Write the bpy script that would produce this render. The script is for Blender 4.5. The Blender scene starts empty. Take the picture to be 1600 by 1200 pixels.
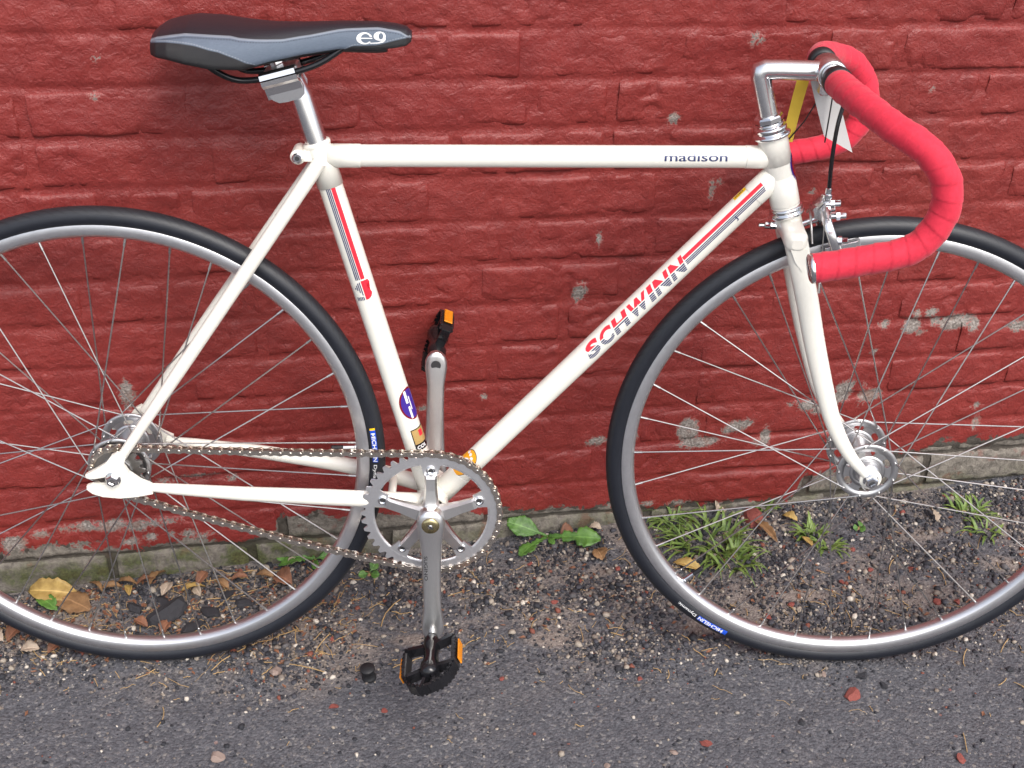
import bpy, bmesh, math, random
import numpy as np
from mathutils import Matrix, Vector
R = math.radians
random.seed(7)
scene = bpy.context.scene
col = scene.collection

# ------------------------------------------------------------------ camera
cam_data = bpy.data.cameras.new('camera')
cam = bpy.data.objects.new('camera', cam_data); col.objects.link(cam)
cam_data.sensor_width = 36.0
cam_data.lens = 45.707
cam_data.clip_start = 0.02; cam_data.clip_end = 400
cam.matrix_world = Matrix(((0.99964, -0.00779, -0.02579, 0.45722),
                           (-0.01701, 0.55960, -0.82859, -1.31981),
                           (0.02088, 0.82872, 0.55927, 1.36392),
                           (0, 0, 0, 1)))
scene.camera = cam

# ------------------------------------------------------------------ daylight (overcast)
SUN_ELEV, SUN_AZ = 52.0, 28.0        # azimuth measured from -Y towards +X
world = bpy.data.worlds.new('World'); scene.world = world; world.use_nodes = True
wn, wl = world.node_tree.nodes, world.node_tree.links
wn.clear()
sky = wn.new('ShaderNodeTexSky'); sky.sky_type = 'NISHITA'; sky.sun_disc = False
sky.sun_elevation = R(SUN_ELEV); sky.sun_rotation = R(180 - SUN_AZ)
sky.air_density = 1.0; sky.dust_density = 4.0; sky.ozone_density = 1.0
hs = wn.new('ShaderNodeHueSaturation'); hs.inputs['Saturation'].default_value = 0.52
bg = wn.new('ShaderNodeBackground'); bg.inputs['Strength'].default_value = 0.15
wo = wn.new('ShaderNodeOutputWorld')
wl.new(sky.outputs['Color'], hs.inputs['Color']); wl.new(hs.outputs['Color'], bg.inputs['Color'])
wl.new(bg.outputs['Background'], wo.inputs['Surface'])
sun_data = bpy.data.lights.new('sun', 'SUN'); sun_data.energy = 0.95; sun_data.angle = R(30)
sun_data.color = (1.0, 0.97, 0.93)
sun = bpy.data.objects.new('sun', sun_data); col.objects.link(sun)
sd = Vector((math.sin(R(SUN_AZ)) * math.cos(R(SUN_ELEV)), -math.cos(R(SUN_AZ)) * math.cos(R(SUN_ELEV)), math.sin(R(SUN_ELEV))))
sun.rotation_euler = sd.to_track_quat('Z', 'Y').to_euler(); sun.location = (2, -3, 4)
vs = scene.view_settings
vs.view_transform = 'Standard'; vs.look = 'None'; vs.gamma = 1.0; vs.exposure = 0.78; vs.use_curve_mapping = False

# ------------------------------------------------------------------ helpers
def srgb(r, g, b):
    f = lambda c: (c / 255 / 12.92) if c <= 10 else ((c / 255 + 0.055) / 1.055) ** 2.4
    return (f(r), f(g), f(b), 1.0)

class NT:
    def __init__(s, name):
        s.m = bpy.data.materials.new(name); s.m.use_nodes = True
        s.n, s.l = s.m.node_tree.nodes, s.m.node_tree.links
        s.b = s.n['Principled BSDF']
    def node(s, t, **kw):
        n = s.n.new(t)
        for k, v in kw.items():
            if k in n.inputs.keys(): n.inputs[k].default_value = v
            else: setattr(n, k, v)
        return n
    def link(s, a, b): s.l.new(a, b)
    def noise(s, scale, detail=4, rough=0.55, vec=None, dist=0.0):
        n = s.node('ShaderNodeTexNoise'); n.inputs['Scale'].default_value = scale
        n.inputs['Detail'].default_value = detail; n.inputs['Roughness'].default_value = rough
        n.inputs['Distortion'].default_value = dist
        if vec is not None: s.link(vec, n.inputs['Vector'])
        return n.outputs['Fac']
    def voronoi(s, scale, vec=None, feature='F1', out='Distance'):
        n = s.node('ShaderNodeTexVoronoi'); n.feature = feature; n.inputs['Scale'].default_value = scale
        if vec is not None: s.link(vec, n.inputs['Vector'])
        return n.outputs[out]
    def obj(s):
        if not hasattr(s, '_tc'): s._tc = s.node('ShaderNodeTexCoord')
        return s._tc.outputs['Object']
    def attr(s, name, out='Fac'):
        n = s.node('ShaderNodeAttribute'); n.attribute_name = name
        return n.outputs[out]
    def math(s, op, a, b=None, c=None, clamp=False):
        n = s.node('ShaderNodeMath'); n.operation = op; n.use_clamp = clamp
        for i, v in enumerate((a, b, c)):
            if v is None: continue
            if isinstance(v, (int, float)): n.inputs[i].default_value = v
            else: s.link(v, n.inputs[i])
        return n.outputs[0]
    def ramp(s, fac, stops, interp='LINEAR'):
        n = s.node('ShaderNodeValToRGB'); n.color_ramp.interpolation = interp
        e = n.color_ramp.elements
        while len(e) < len(stops): e.new(0.5)
        for el, (p, c) in zip(e, stops): el.position = p; el.color = c if len(c) == 4 else (*c, 1)
        s.link(fac, n.inputs['Fac']); return n.outputs['Color']
    def step(s, v, lo, hi):
        n = s.node('ShaderNodeMapRange'); n.interpolation_type = 'SMOOTHSTEP'
        s.link(v, n.inputs['Value']); n.inputs['From Min'].default_value = lo; n.inputs['From Max'].default_value = hi
        return n.outputs['Result']
    def mix(s, fac, a, b, mode='MIX'):
        n = s.node('ShaderNodeMix'); n.data_type = 'RGBA'; n.blend_type = mode
        if isinstance(fac, (int, float)): n.inputs['Factor'].default_value = fac
        else: s.link(fac, n.inputs['Factor'])
        for key, v in (('A', a), ('B', b)):
            sock = [i for i in n.inputs if i.name == key and i.type == 'RGBA'][0]
            if isinstance(v, tuple): sock.default_value = v if len(v) == 4 else (*v, 1)
            else: s.link(v, sock)
        return [o for o in n.outputs if o.type == 'RGBA'][0]
    def bump(s, h, strength=0.3, dist=0.001, normal=None):
        n = s.node('ShaderNodeBump'); n.inputs['Strength'].default_value = strength; n.inputs['Distance'].default_value = dist
        s.link(h, n.inputs['Height'])
        if normal is not None: s.link(normal, n.inputs['Normal'])
        return n.outputs['Normal']
    def set(s, **kw):
        for k, v in kw.items():
            k = k.replace('_', ' ')
            i = s.b.inputs[k]
            if isinstance(v, (int, float, tuple)): i.default_value = v
            else: s.link(v, i)
        return s.m

def simple(name, color, rough=0.4, metal=0.0, coat=0.0, var=0.08, nscale=60, bump=0.0, bscale=300, rvar=0.08):
    t = NT(name); c = color if len(color) == 4 else (*color, 1)
    f = t.noise(nscale, 5)
    dark = tuple(x * (1 - 2 * var) for x in c[:3]); light = tuple(min(1, x * (1 + 1.2 * var)) for x in c[:3])
    t.set(Base_Color=t.ramp(f, [(0.3, dark), (0.7, light)]), Metallic=metal)
    r = t.node('ShaderNodeMapRange'); t.link(t.noise(nscale * 2.3, 4), r.inputs['Value'])
    r.inputs['To Min'].default_value = max(0.02, rough - rvar); r.inputs['To Max'].default_value = rough + rvar
    t.set(Roughness=r.outputs['Result'])
    if coat: t.set(Coat_Weight=coat, Coat_Roughness=0.06)
    if bump: t.set(Normal=t.bump(t.noise(bscale, 4), bump, 0.0006))
    return t.m

class MB:
    def __init__(s): s.v = []; s.f = []; s.m = []; s.sm = []; s.mi = 0
    def add(s, verts, faces, smooth=True):
        o = len(s.v); s.v += [tuple(map(float, p)) for p in verts]
        for f in faces: s.f.append(tuple(i + o for i in f)); s.m.append(s.mi); s.sm.append(smooth)
        return s
    def rings(s, rings, closed_ring=True, cap=True, smooth=True, loop=False):
        n = len(rings[0]); V = [p for r in rings for p in r]; F = []
        K = len(rings)
        for i in range(K if loop else K - 1):
            a, b = i * n, ((i + 1) % K) * n
            for j in range(n if closed_ring else n - 1):
                k = (j + 1) % n
                F.append((a + j, a + k, b + k, b + j))
        s.add(V, F, smooth)
        if cap and not loop and closed_ring:
            s.add(rings[0], [tuple(reversed(range(n)))], False); s.add(rings[-1], [tuple(range(n))], False)
        return s
    def tube(s, path, rad, n=16, cap=True, flat=None, smooth=True):
        P = [np.array(p, float) for p in path]
        if isinstance(rad, (int, float)): rad = [rad] * len(P)
        T = []
        for i in range(len(P)):
            d = P[min(i + 1, len(P) - 1)] - P[max(i - 1, 0)]; T.append(d / (np.linalg.norm(d) + 1e-12))
        up = np.array((0, 1., 0)) if abs(T[0][1]) < 0.9 else np.array((1., 0, 0))
        x = np.cross(up, T[0]); x /= np.linalg.norm(x)
        rr = []
        for i, p in enumerate(P):
            x = x - T[i] * (x @ T[i]); x /= np.linalg.norm(x); y = np.cross(T[i], x)
            r = rad[i]; ra, rb = (r if isinstance(r, tuple) else (r, r))
            rr.append([p + ra * math.cos(a) * x + rb * math.sin(a) * y for a in np.linspace(0, 2 * math.pi, n, endpoint=False)])
        return s.rings(rr, cap=cap, smooth=smooth)
    def lathe(s, prof, o, ax, n=32, closed=False, smooth=True):
        o = np.array(o, float); ax = np.array(ax, float); ax /= np.linalg.norm(ax)
        t = np.array((1., 0, 0)) if abs(ax[0]) < 0.8 else np.array((0, 0, 1.))
        x = np.cross(ax, t); x /= np.linalg.norm(x); y = np.cross(ax, x)
        rr = []
        for a in np.linspace(0, 2 * math.pi, n, endpoint=False):
            d = math.cos(a) * x + math.sin(a) * y
            rr.append([o + r * d + h * ax for r, h in prof])
        return s.rings(rr, closed_ring=closed, cap=False, smooth=smooth, loop=True)
    def cyl(s, a, b, r, n=20, bev=0.0):
        a = np.array(a, float); b = np.array(b, float); L = np.linalg.norm(b - a); e = min(bev, r * 0.5)
        return s.lathe([(1e-5, 0), (r - e, 0), (r, e), (r, L - e), (r - e, L), (1e-5, L)], a, b - a, n, smooth=False)
    def box(s, c, sx, sy, sz, rot=None, bev=0.0):
        M = rot if rot is not None else np.eye(3); c = np.array(c, float)
        h = np.array((sx, sy, sz)) / 2
        if bev <= 0:
            V = [c + M @ (h * np.array(q)) for q in ((-1, -1, -1), (1, -1, -1), (1, 1, -1), (-1, 1, -1), (-1, -1, 1), (1, -1, 1), (1, 1, 1), (-1, 1, 1))]
            return s.add(V, [(3, 2, 1, 0), (4, 5, 6, 7), (0, 1, 5, 4), (1, 2, 6, 5), (2, 3, 7, 6), (3, 0, 4, 7)], False)
        def ring(k, z):
            out = []
            for q in ((-1, -1), (1, -1), (1, 1), (-1, 1)):
                a = np.array((q[0] * (h[0] - k), q[1] * (h[1] - k)))
                b1 = (q[0] * (h[0] - k - bev), q[1] * (h[1] - k)); b2 = (q[0] * (h[0] - k), q[1] * (h[1] - k - bev))
                pr = (b1, b2) if q[0] * q[1] < 0 else (b2, b1)
                pr = (b2, b1) if q in ((-1, -1), (1, 1)) else (b1, b2)
                for p in pr: out.append(c + M @ np.array((p[0], p[1], z)))
            return out
        return s.rings([ring(bev, -h[2]), ring(0, -h[2] + bev), ring(0, h[2] - bev), ring(bev, h[2])], smooth=False)
    def extrude(s, outline, y0, y1, smooth=False):
        """closed outline [(x,z)] extruded along y"""
        return s.rings([[(x, y0, z) for x, z in outline], [(x, y1, z) for x, z in outline]], smooth=smooth)
    def build(s, name, mats, parent=None, mat=None):
        me = bpy.data.meshes.new(name); me.from_pydata(s.v, [], s.f)
        for m in (mats if isinstance(mats, (list, tuple)) else [mats]): me.materials.append(m)
        me.polygons.foreach_set('material_index', s.m); me.polygons.foreach_set('use_smooth', s.sm)
        me.update()
        bm = bmesh.new(); bm.from_mesh(me); bmesh.ops.recalc_face_normals(bm, faces=bm.faces); bm.to_mesh(me); bm.free()
        return link(name, me, parent, mat)

def link(name, me, parent=None, mat=None):
    o = bpy.data.objects.new(name, me); col.objects.link(o)
    if parent is not None: o.parent = parent
    if mat is not None: o.matrix_local = mat
    return o
def tag(o, label=None, cat=None, group=None, kind=None):
    for k, v in (('label', label), ('category', cat), ('group', group), ('kind', kind)):
        if v: o[k] = v
    return o
def empty(name, loc=(0, 0, 0), rot=(0, 0, 0)):
    o = bpy.data.objects.new(name, None); col.objects.link(o); o.empty_display_size = 0.05
    o.location = loc; o.rotation_euler = rot; return o

def smoothpath(P, k=8):
    """Catmull-Rom through points"""
    P = [np.array(p, float) for p in P]; Q = [2 * P[0] - P[1]] + P + [2 * P[-1] - P[-2]]; out = []
    for i in range(1, len(Q) - 2):
        a, b, c, d = Q[i - 1:i + 3]
        for t in np.linspace(0, 1, k, endpoint=False):
            out.append(0.5 * ((2 * b) + (-a + c) * t + (2 * a - 5 * b + 4 * c - d) * t * t + (-a + 3 * b - 3 * c + d) * t ** 3))
    out.append(P[-1]); return out

def vnoise(x, y, seed=0):
    xi = np.floor(x).astype(np.int64); yi = np.floor(y).astype(np.int64); fx = x - xi; fy = y - yi
    def h(a, b):
        n = (a * 374761393 + b * 668265263 + seed * 982451653) & 0x7fffffff
        n = ((n ^ (n >> 13)) * 1274126177) & 0x7fffffff
        n = n ^ (n >> 16); return (n & 0xffff) / 65535.0
    u = fx * fx * (3 - 2 * fx); v = fy * fy * (3 - 2 * fy)
    return (h(xi, yi) * (1 - u) + h(xi + 1, yi) * u) * (1 - v) + (h(xi, yi + 1) * (1 - u) + h(xi + 1, yi + 1) * u) * v
def fbm(x, y, octv=4, seed=0, gain=0.5):
    s = 0; a = 1; t = 0
    for k in range(octv):
        s = s + a * vnoise(x * 2 ** k + 17.3 * k, y * 2 ** k - 9.1 * k, seed + k); t += a; a *= gain
    return s / t            # 0..1
def setattr_f(me, name, vals):
    a = me.attributes.new(name, 'FLOAT', 'POINT'); a.data.foreach_set('value', np.asarray(vals, np.float32))

# ------------------------------------------------------------------ materials
def m_paint():
    t = NT('cream_frame_paint')
    t.set(Base_Color=t.ramp(t.noise(35, 4), [(0.3, (0.785, 0.765, 0.685)), (0.7, (0.825, 0.805, 0.73))]), Roughness=0.28, Coat_Weight=0.6, Coat_Roughness=0.05)
    t.set(Normal=t.bump(t.noise(90, 3), 0.05, 0.001)); return t.m
M_PAINT = m_paint()
M_ALLOY = simple('polished_alloy', (0.80, 0.80, 0.81), 0.24, 1.0, var=0.015, nscale=25, rvar=0.03)
M_BRUSH = simple('brushed_alloy', (0.78, 0.78, 0.80), 0.44, 1.0, var=0.03, nscale=50, rvar=0.04)
M_SATIN = simple('satin_crank_alloy', (0.76, 0.755, 0.75), 0.34, 1.0, var=0.02, nscale=30, rvar=0.04)
M_HUB = simple('hub_alloy', (0.60, 0.60, 0.61), 0.38, 1.0, var=0.03, nscale=60, rvar=0.04)
M_PAD = simple('grey_brake_block', (0.20, 0.20, 0.21), 0.6, var=0.1)
M_CHROME = simple('chrome', (0.80, 0.80, 0.81), 0.07, 1.0, var=0.03)
M_STEEL = simple('stainless_spoke', (0.52, 0.51, 0.50), 0.28, 1.0, var=0.05)
M_CHAIN = simple('chain_steel', (0.68, 0.62, 0.55), 0.28, 1.0, var=0.12, nscale=200)
M_DARKST = simple('dark_steel', (0.38, 0.37, 0.36), 0.42, 1.0, var=0.1)
M_BLACK = simple('black_gloss', (0.010, 0.010, 0.012), 0.16, 0.0, var=0.1)
M_BLKMAT = simple('black_rubber', (0.014, 0.014, 0.016), 0.5, 0.0, var=0.1)
M_HOLE = simple('dark_bore', (0.03, 0.03, 0.033), 0.6, 0.0)
M_ORANGE = simple('amber_reflector', (0.80, 0.27, 0.01), 0.3, 0.0, var=0.1, nscale=300, bump=0.5, bscale=600)
M_RED = simple('red_decal', srgb(225, 40, 58), 0.3, var=0.02)
M_BLUE = simple('navy_decal', srgb(52, 60, 100), 0.3, var=0.02)
M_GLARE = simple('glare_navy_decal', srgb(150, 155, 178), 0.3, var=0.02)  # navy print with a bright highlight mixed into its colour
M_WHITE = simple('white_print', (0.80, 0.80, 0.80), 0.4, var=0.02)
M_TBLUE = simple('blue_tyre_print', srgb(25, 75, 190), 0.4, var=0.02)
M_YEL = simple('yellow_sticker', srgb(240, 195, 20), 0.35, var=0.02)
M_ORST = simple('orange_sticker', srgb(240, 165, 30), 0.35, var=0.02)
M_TAN = simple('tan_sticker', srgb(176, 146, 92), 0.3, var=0.05)
M_PURP = simple('purple_sticker', srgb(62, 40, 140), 0.3, var=0.05)
M_BADGE = simple('red_badge', srgb(150, 30, 40), 0.2, 0.3, var=0.1)
M_BRONZE = simple('bronze_cap', (0.55, 0.47, 0.26), 0.25, 1.0, var=0.1, nscale=300)
M_CARD = simple('white_card', (0.50, 0.49, 0.485), 0.6, var=0.03)
M_YCARD = simple('yellow_card', srgb(222, 190, 60), 0.55, var=0.03)
def m_tape():
    t = NT('red_cloth_bar_tape')
    w = t.attr('wrap')
    seam = t.step(w, 0.0, 0.035)
    c = t.mix(seam, srgb(180, 27, 50), t.ramp(t.noise(40, 4), [(0.3, srgb(200, 30, 56)), (0.7, srgb(214, 40, 66))]))
    c = t.mix(t.math('MULTIPLY', t.step(t.noise(22, 5, 0.7), 0.56, 0.74), 0.25), c, srgb(160, 34, 56))
    weave = t.noise(900, 3)
    t.set(Base_Color=c, Roughness=0.75, Normal=t.bump(weave, 0.35, 0.0006), Sheen_Weight=0.15)
    return t.m
M_TAPE = m_tape()
def m_tyre():
    t = NT('tyre_rubber')
    f = t.noise(55, 5); sp = t.step(t.noise(420, 2), 0.70, 0.76)
    dusty = t.math('MULTIPLY', t.step(t.noise(14, 5), 0.55, 0.72), 0.35)
    tread = t.attr('tread')
    c = t.ramp(f, [(0.3, (0.007, 0.0085, 0.0135)), (0.7, (0.011, 0.013, 0.020))])
    c = t.mix(t.math('MULTIPLY', tread, 0.55), c, (0.021, 0.0225, 0.026, 1))
    c = t.mix(t.math('MULTIPLY', dusty, tread), c, (0.05, 0.05, 0.05, 1))
    c = t.mix(t.math('MULTIPLY', sp, t.math('MULTIPLY', tread, 0.35)), c, (0.16, 0.155, 0.15, 1))
    xyz = t.node('ShaderNodeSeparateXYZ'); t.link(t.obj(), xyz.inputs[0])
    an = t.math('ARCTAN2', xyz.outputs[2], xyz.outputs[0])
    ln = t.math('SINE', t.math('ADD', t.math('MULTIPLY', an, 150.0), t.math('MULTIPLY', t.math('ABSOLUTE', xyz.outputs[1]), 900.0)))
    gro = t.math('MULTIPLY', t.math('GREATER_THAN', ln, 0.86), tread)
    c = t.mix(t.math('MULTIPLY', gro, 0.6), c, (0.006, 0.006, 0.007, 1))
    hh = t.math('SUBTRACT', t.math('MULTIPLY', t.noise(500, 2), 0.5), gro)
    t.set(Base_Color=c, Roughness=0.46, Normal=t.bump(hh, 0.3, 0.0005)); return t.m
M_TYRE = m_tyre()
def m_rim():
    t = NT('machined_rim_alloy')
    r = t.math('MULTIPLY', t.attr('rr'), 9000.0)
    rings = t.math('SINE', r)
    n = t.noise(60, 4)
    t.set(Base_Color=t.ramp(n, [(0.3, (0.66, 0.66, 0.68)), (0.7, (0.74, 0.74, 0.76))]), Metallic=1.0, Roughness=0.40, Normal=t.bump(rings, 0.07, 0.0002)); return t.m
M_RIM = m_rim()
def m_saddle():
    t = NT('saddle_cover')
    p = t.attr('seam'); w = t.attr('wing'); arc = t.attr('arc')
    top = t.step(p, -0.0006, 0.0006); wing = t.step(w, -0.0006, 0.0006)
    grain = t.noise(700, 3)
    ck = t.voronoi(330, feature='F1')
    grey = t.ramp(t.noise(60, 3), [(0.3, (0.095, 0.122, 0.165)), (0.7, (0.115, 0.147, 0.195))])
    c = t.mix(top, grey, (0.014, 0.014, 0.02, 1))
    c = t.mix(wing, c, (0.014, 0.014, 0.016, 1))
    piping = t.math('LESS_THAN', t.math('ABSOLUTE', p), 0.0009)
    st = t.math('GREATER_THAN', t.math('SINE', t.math('MULTIPLY', arc, 2100)), -0.3)
    l2 = t.math('MULTIPLY', t.math('LESS_THAN', t.math('ABSOLUTE', t.math('ADD', p, 0.0022)), 0.0005), st)
    c = t.mix(t.math('MULTIPLY', piping, 0.55), c, (0.30, 0.33, 0.38, 1))
    c = t.mix(t.math('MULTIPLY', l2, 0.8), c, (0.03, 0.035, 0.05, 1))
    l3 = t.math('MULTIPLY', t.math('LESS_THAN', t.math('ABSOLUTE', t.math('ADD', w, 0.0014)), 0.0005), st)
    c = t.mix(t.math('MULTIPLY', l3, 0.8), c, (0.25, 0.27, 0.30, 1))
    h = t.mix(wing, grain, ck)
    r = t.mix(top, (0.46, 0.46, 0.46, 1), (0.36, 0.36, 0.36, 1))
    t.set(Base_Color=c, Roughness=r, Normal=t.bump(h, 0.45, 0.0010)); return t.m
M_SADDLE = m_saddle()

# painted brick / mortar ------------------------------------------------
def m_wall(name):
    t = NT(name); oc = t.obj()
    big = t.noise(3.5, 2, vec=oc); mid = t.noise(26, 4, vec=oc); med = t.noise(78, 4, 0.68, vec=oc, dist=0.6); fine = t.noise(260, 3, 0.65, vec=oc)
    red = t.ramp(mid, [(0.25, srgb(117, 40, 37)), (0.5, srgb(128, 45, 41)), (0.8, srgb(139, 53, 48))])
    red = t.mix(t.math('MULTIPLY', t.step(big, 0.45, 0.75), 0.30), red, srgb(111, 32, 35))
    red = t.mix(t.math('MULTIPLY', t.step(med, 0.62, 0.74), 0.30), red, srgb(156, 80, 75))
    red = t.mix(t.math('MULTIPLY', t.step(fine, 0.70, 0.76), 0.35), red, srgb(190, 140, 130))
    bare = t.ramp(fine, [(0.25, srgb(82, 74, 70)), (0.45, srgb(122, 113, 107)), (0.58, srgb(152, 144, 138)), (0.75, srgb(196, 188, 182))])
    bare = t.mix(t.math('MULTIPLY', t.step(mid, 0.52, 0.66), 0.5), bare, srgb(134, 96, 82))
    sd = t.math('ADD', t.attr('chip'), t.math('MULTIPLY', t.math('SUBTRACT', fine, 0.5), 0.022))
    sd = t.math('ADD', sd, t.math('MULTIPLY', t.math('SUBTRACT', med, 0.5), 0.016))
    chip = t.math('SUBTRACT', 1.0, t.step(sd, -0.0010, 0.0010))
    rim = t.math('SUBTRACT', t.math('SUBTRACT', 1.0, t.step(sd, 0.0004, 0.0028)), chip)
    low = t.math('ADD', t.attr('bare'), t.math('ADD', t.math('MULTIPLY', t.math('SUBTRACT', mid, 0.5), 0.055), t.math('MULTIPLY', t.math('SUBTRACT', med, 0.5), 0.050)))
    lowm = t.math('SUBTRACT', 1.0, t.step(low, -0.0015, 0.0015))
    stone = t.ramp(med, [(0.2, srgb(62, 58, 53)), (0.42, srgb(98, 92, 85)), (0.6, srgb(128, 121, 112)), (0.8, srgb(158, 151, 141))])
    stone = t.mix(t.math('MULTIPLY', t.step(mid, 0.56, 0.64), 0.5), stone, srgb(120, 66, 58))
    stone = t.mix(t.math('MULTIPLY', t.step(fine, 0.45, 0.75), 0.35), stone, srgb(150, 144, 134))
    moss = t.math('MULTIPLY', t.attr('moss'), t.step(t.math('ADD', mid, t.math('MULTIPLY', med, 0.5)), 0.62, 0.82))
    stone = t.mix(t.math('MULTIPLY', moss, 0.85), stone, t.ramp(fine, [(0.3, srgb(42, 48, 22)), (0.7, srgb(88, 96, 46))]))
    stone = t.mix(t.math('MULTIPLY', t.attr('joint'), 0.7), stone, srgb(50, 44, 38))
    c = t.mix(chip, red, bare)
    c = t.mix(t.math('MULTIPLY', rim, 0.35), c, srgb(190, 146, 138))
    c = t.mix(lowm, c, stone)
    any_bare = t.math('MAXIMUM', chip, lowm)
    rr = t.node('ShaderNodeMapRange'); t.link(any_bare, rr.inputs['Value'])
    rr.inputs['To Min'].default_value = 0.44; rr.inputs['To Max'].default_value = 0.92
    h = t.math('ADD', t.math('MULTIPLY', fine, 0.6), t.math('MULTIPLY', med, 1.4))
    t.set(Base_Color=c, Roughness=rr.outputs['Result'], Normal=t.bump(h, 0.70, 0.0026))
    return t.m
M_BRICK = m_wall('painted_brick')

def m_ground():
    t = NT('worn_asphalt'); oc = t.obj()
    n1 = t.noise(6, 4, 0.6, vec=oc); n2 = t.noise(150, 4, 0.75, vec=oc)
    base = t.ramp(n2, [(0.28, srgb(56, 57, 63)), (0.48, srgb(81, 82, 88)), (0.64, srgb(102, 102, 107)), (0.78, srgb(138, 136, 135))])
    vcol = t.node('ShaderNodeTexVoronoi'); vcol.inputs['Scale'].default_value = 260; t.link(oc, vcol.inputs['Vector'])
    sep = t.node('ShaderNodeSeparateColor'); t.link(vcol.outputs['Color'], sep.inputs['Color'])
    agg = t.ramp(sep.outputs[0], [(0.0, srgb(52, 52, 57)), (0.5, srgb(82, 81, 86)), (0.88, srgb(105, 102, 105)), (0.96, srgb(136, 131, 128)), (1.0, srgb(166, 160, 152))])
    base = t.mix(0.45, base, agg)
    v2 = t.node('ShaderNodeTexVoronoi'); v2.inputs['Scale'].default_value = 105; t.link(oc, v2.inputs['Vector'])
    s2 = t.node('ShaderNodeSeparateColor'); t.link(v2.outputs['Color'], s2.inputs['Color'])
    peb = t.math('MULTIPLY', t.math('GREATER_THAN', s2.outputs[0], 0.90), t.math('LESS_THAN', t.math('ADD', v2.outputs['Distance'], t.math('MULTIPLY', n2, 0.5)), 0.52))
    base = t.mix(t.math('MULTIPLY', peb, 0.6), base, t.ramp(s2.outputs[1], [(0, srgb(50, 50, 56)), (0.5, srgb(104, 101, 100)), (0.9, srgb(150, 142, 134)), (1, srgb(140, 80, 66))]))
    g = t.attr('gravel')
    sandm = t.math('MULTIPLY', t.step(t.math('ADD', n1, t.math('ADD', t.math('MULTIPLY', g, 0.12), t.math('MULTIPLY', n2, 0.25))), 0.68, 0.86), t.math('ADD', t.math('MULTIPLY', g, 0.62), 0.10))
    sandm = t.math('MAXIMUM', sandm, t.math('MULTIPLY', t.step(t.math('ADD', t.attr('sand'), t.math('MULTIPLY', t.math('SUBTRACT', n1, 0.5), 1.2)), 0.30, 0.85), 0.92))
    sand = t.ramp(n2, [(0.25, srgb(92, 82, 77)), (0.5, srgb(130, 119, 112)), (0.75, srgb(168, 157, 147))])
    c = t.mix(sandm, base, sand)
    c = t.mix(t.math('MULTIPLY', t.step(n1, 0.42, 0.30), 0.0), c, srgb(52, 51, 55))
    h = t.math('ADD', t.math('MULTIPLY', vcol.outputs['Distance'], -0.7), t.math('MULTIPLY', n2, 1.4))
    t.set(Base_Color=c, Roughness=0.82, Normal=t.bump(h, 0.85, 0.0035)); return t.m
M_GROUND = m_ground()
def m_stones():
    t = NT('mixed_gravel'); r = t.attr('tone')
    c = t.ramp(r, [(0.0, srgb(44, 45, 52)), (0.30, srgb(70, 70, 78)), (0.54, srgb(98, 95, 97)), (0.70, srgb(132, 121, 112)), (0.84, srgb(170, 159, 146)), (0.94, srgb(206, 200, 192)), (0.975, srgb(134, 78, 64)), (1.0, srgb(120, 64, 54))], 'CONSTANT')
    c = t.mix(0.35, c, t.ramp(t.noise(420, 4), [(0.3, (0.02, 0.02, 0.02)), (0.7, (0.32, 0.30, 0.28))]), 'OVERLAY')
    t.set(Base_Color=c, Roughness=0.75, Normal=t.bump(t.noise(900, 3), 0.4, 0.0006)); return t.m
M_STONES = m_stones()
M_REDCHIP = simple('red_brick_chip', srgb(136, 72, 64), 0.85, var=0.25, nscale=150, bump=0.6, bscale=500)
M_TARLUMP = simple('tar_lump', srgb(48, 48, 53), 0.75, var=0.25, nscale=200, bump=0.7, bscale=500)
M_PINKST = simple('pink_stone', srgb(142, 124, 115), 0.85, var=0.15, nscale=150, bump=0.6, bscale=500)
M_STRAW = simple('dry_straw', srgb(176, 146, 102), 0.8, var=0.25, nscale=30)
def m_leaf(name, a, b, rough=0.6, trans=0.0):
    t = NT(name); oc = t.obj()
    c = t.ramp(t.noise(70, 5, 0.65, vec=oc), [(0.3, a), (0.7, b)])
    rib = t.attr('rib')
    c = t.mix(t.math('MULTIPLY', t.math('SUBTRACT', 1.0, t.step(rib, 0.02, 0.10)), 0.4), c, tuple(min(1, x * 1.7 + 0.03) for x in b[:3]))
    t.set(Base_Color=c, Roughness=rough, Normal=t.bump(t.noise(260, 4, vec=oc), 0.4, 0.001))
    if trans: t.set(Subsurface_Weight=0.0)
    return t.m
M_GREEN = m_leaf('dandelion_green', srgb(58, 92, 38), srgb(94, 134, 58), 0.45)
M_GRASS = m_leaf('grass_green', srgb(60, 90, 36), srgb(126, 146, 74), 0.5)
M_BROWN = m_leaf('dry_leaf_brown', srgb(98, 70, 44), srgb(146, 112, 76), 0.65)
M_OCHRE = m_leaf('dry_leaf_ochre', srgb(132, 104, 52), srgb(178, 150, 88), 0.6)
M_RUST = m_leaf('dry_leaf_rust', srgb(100, 66, 48), srgb(140, 96, 72), 0.65)
M_PALE = m_leaf('dry_leaf_pale', srgb(136, 120, 104), srgb(180, 164, 146), 0.65)

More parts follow.
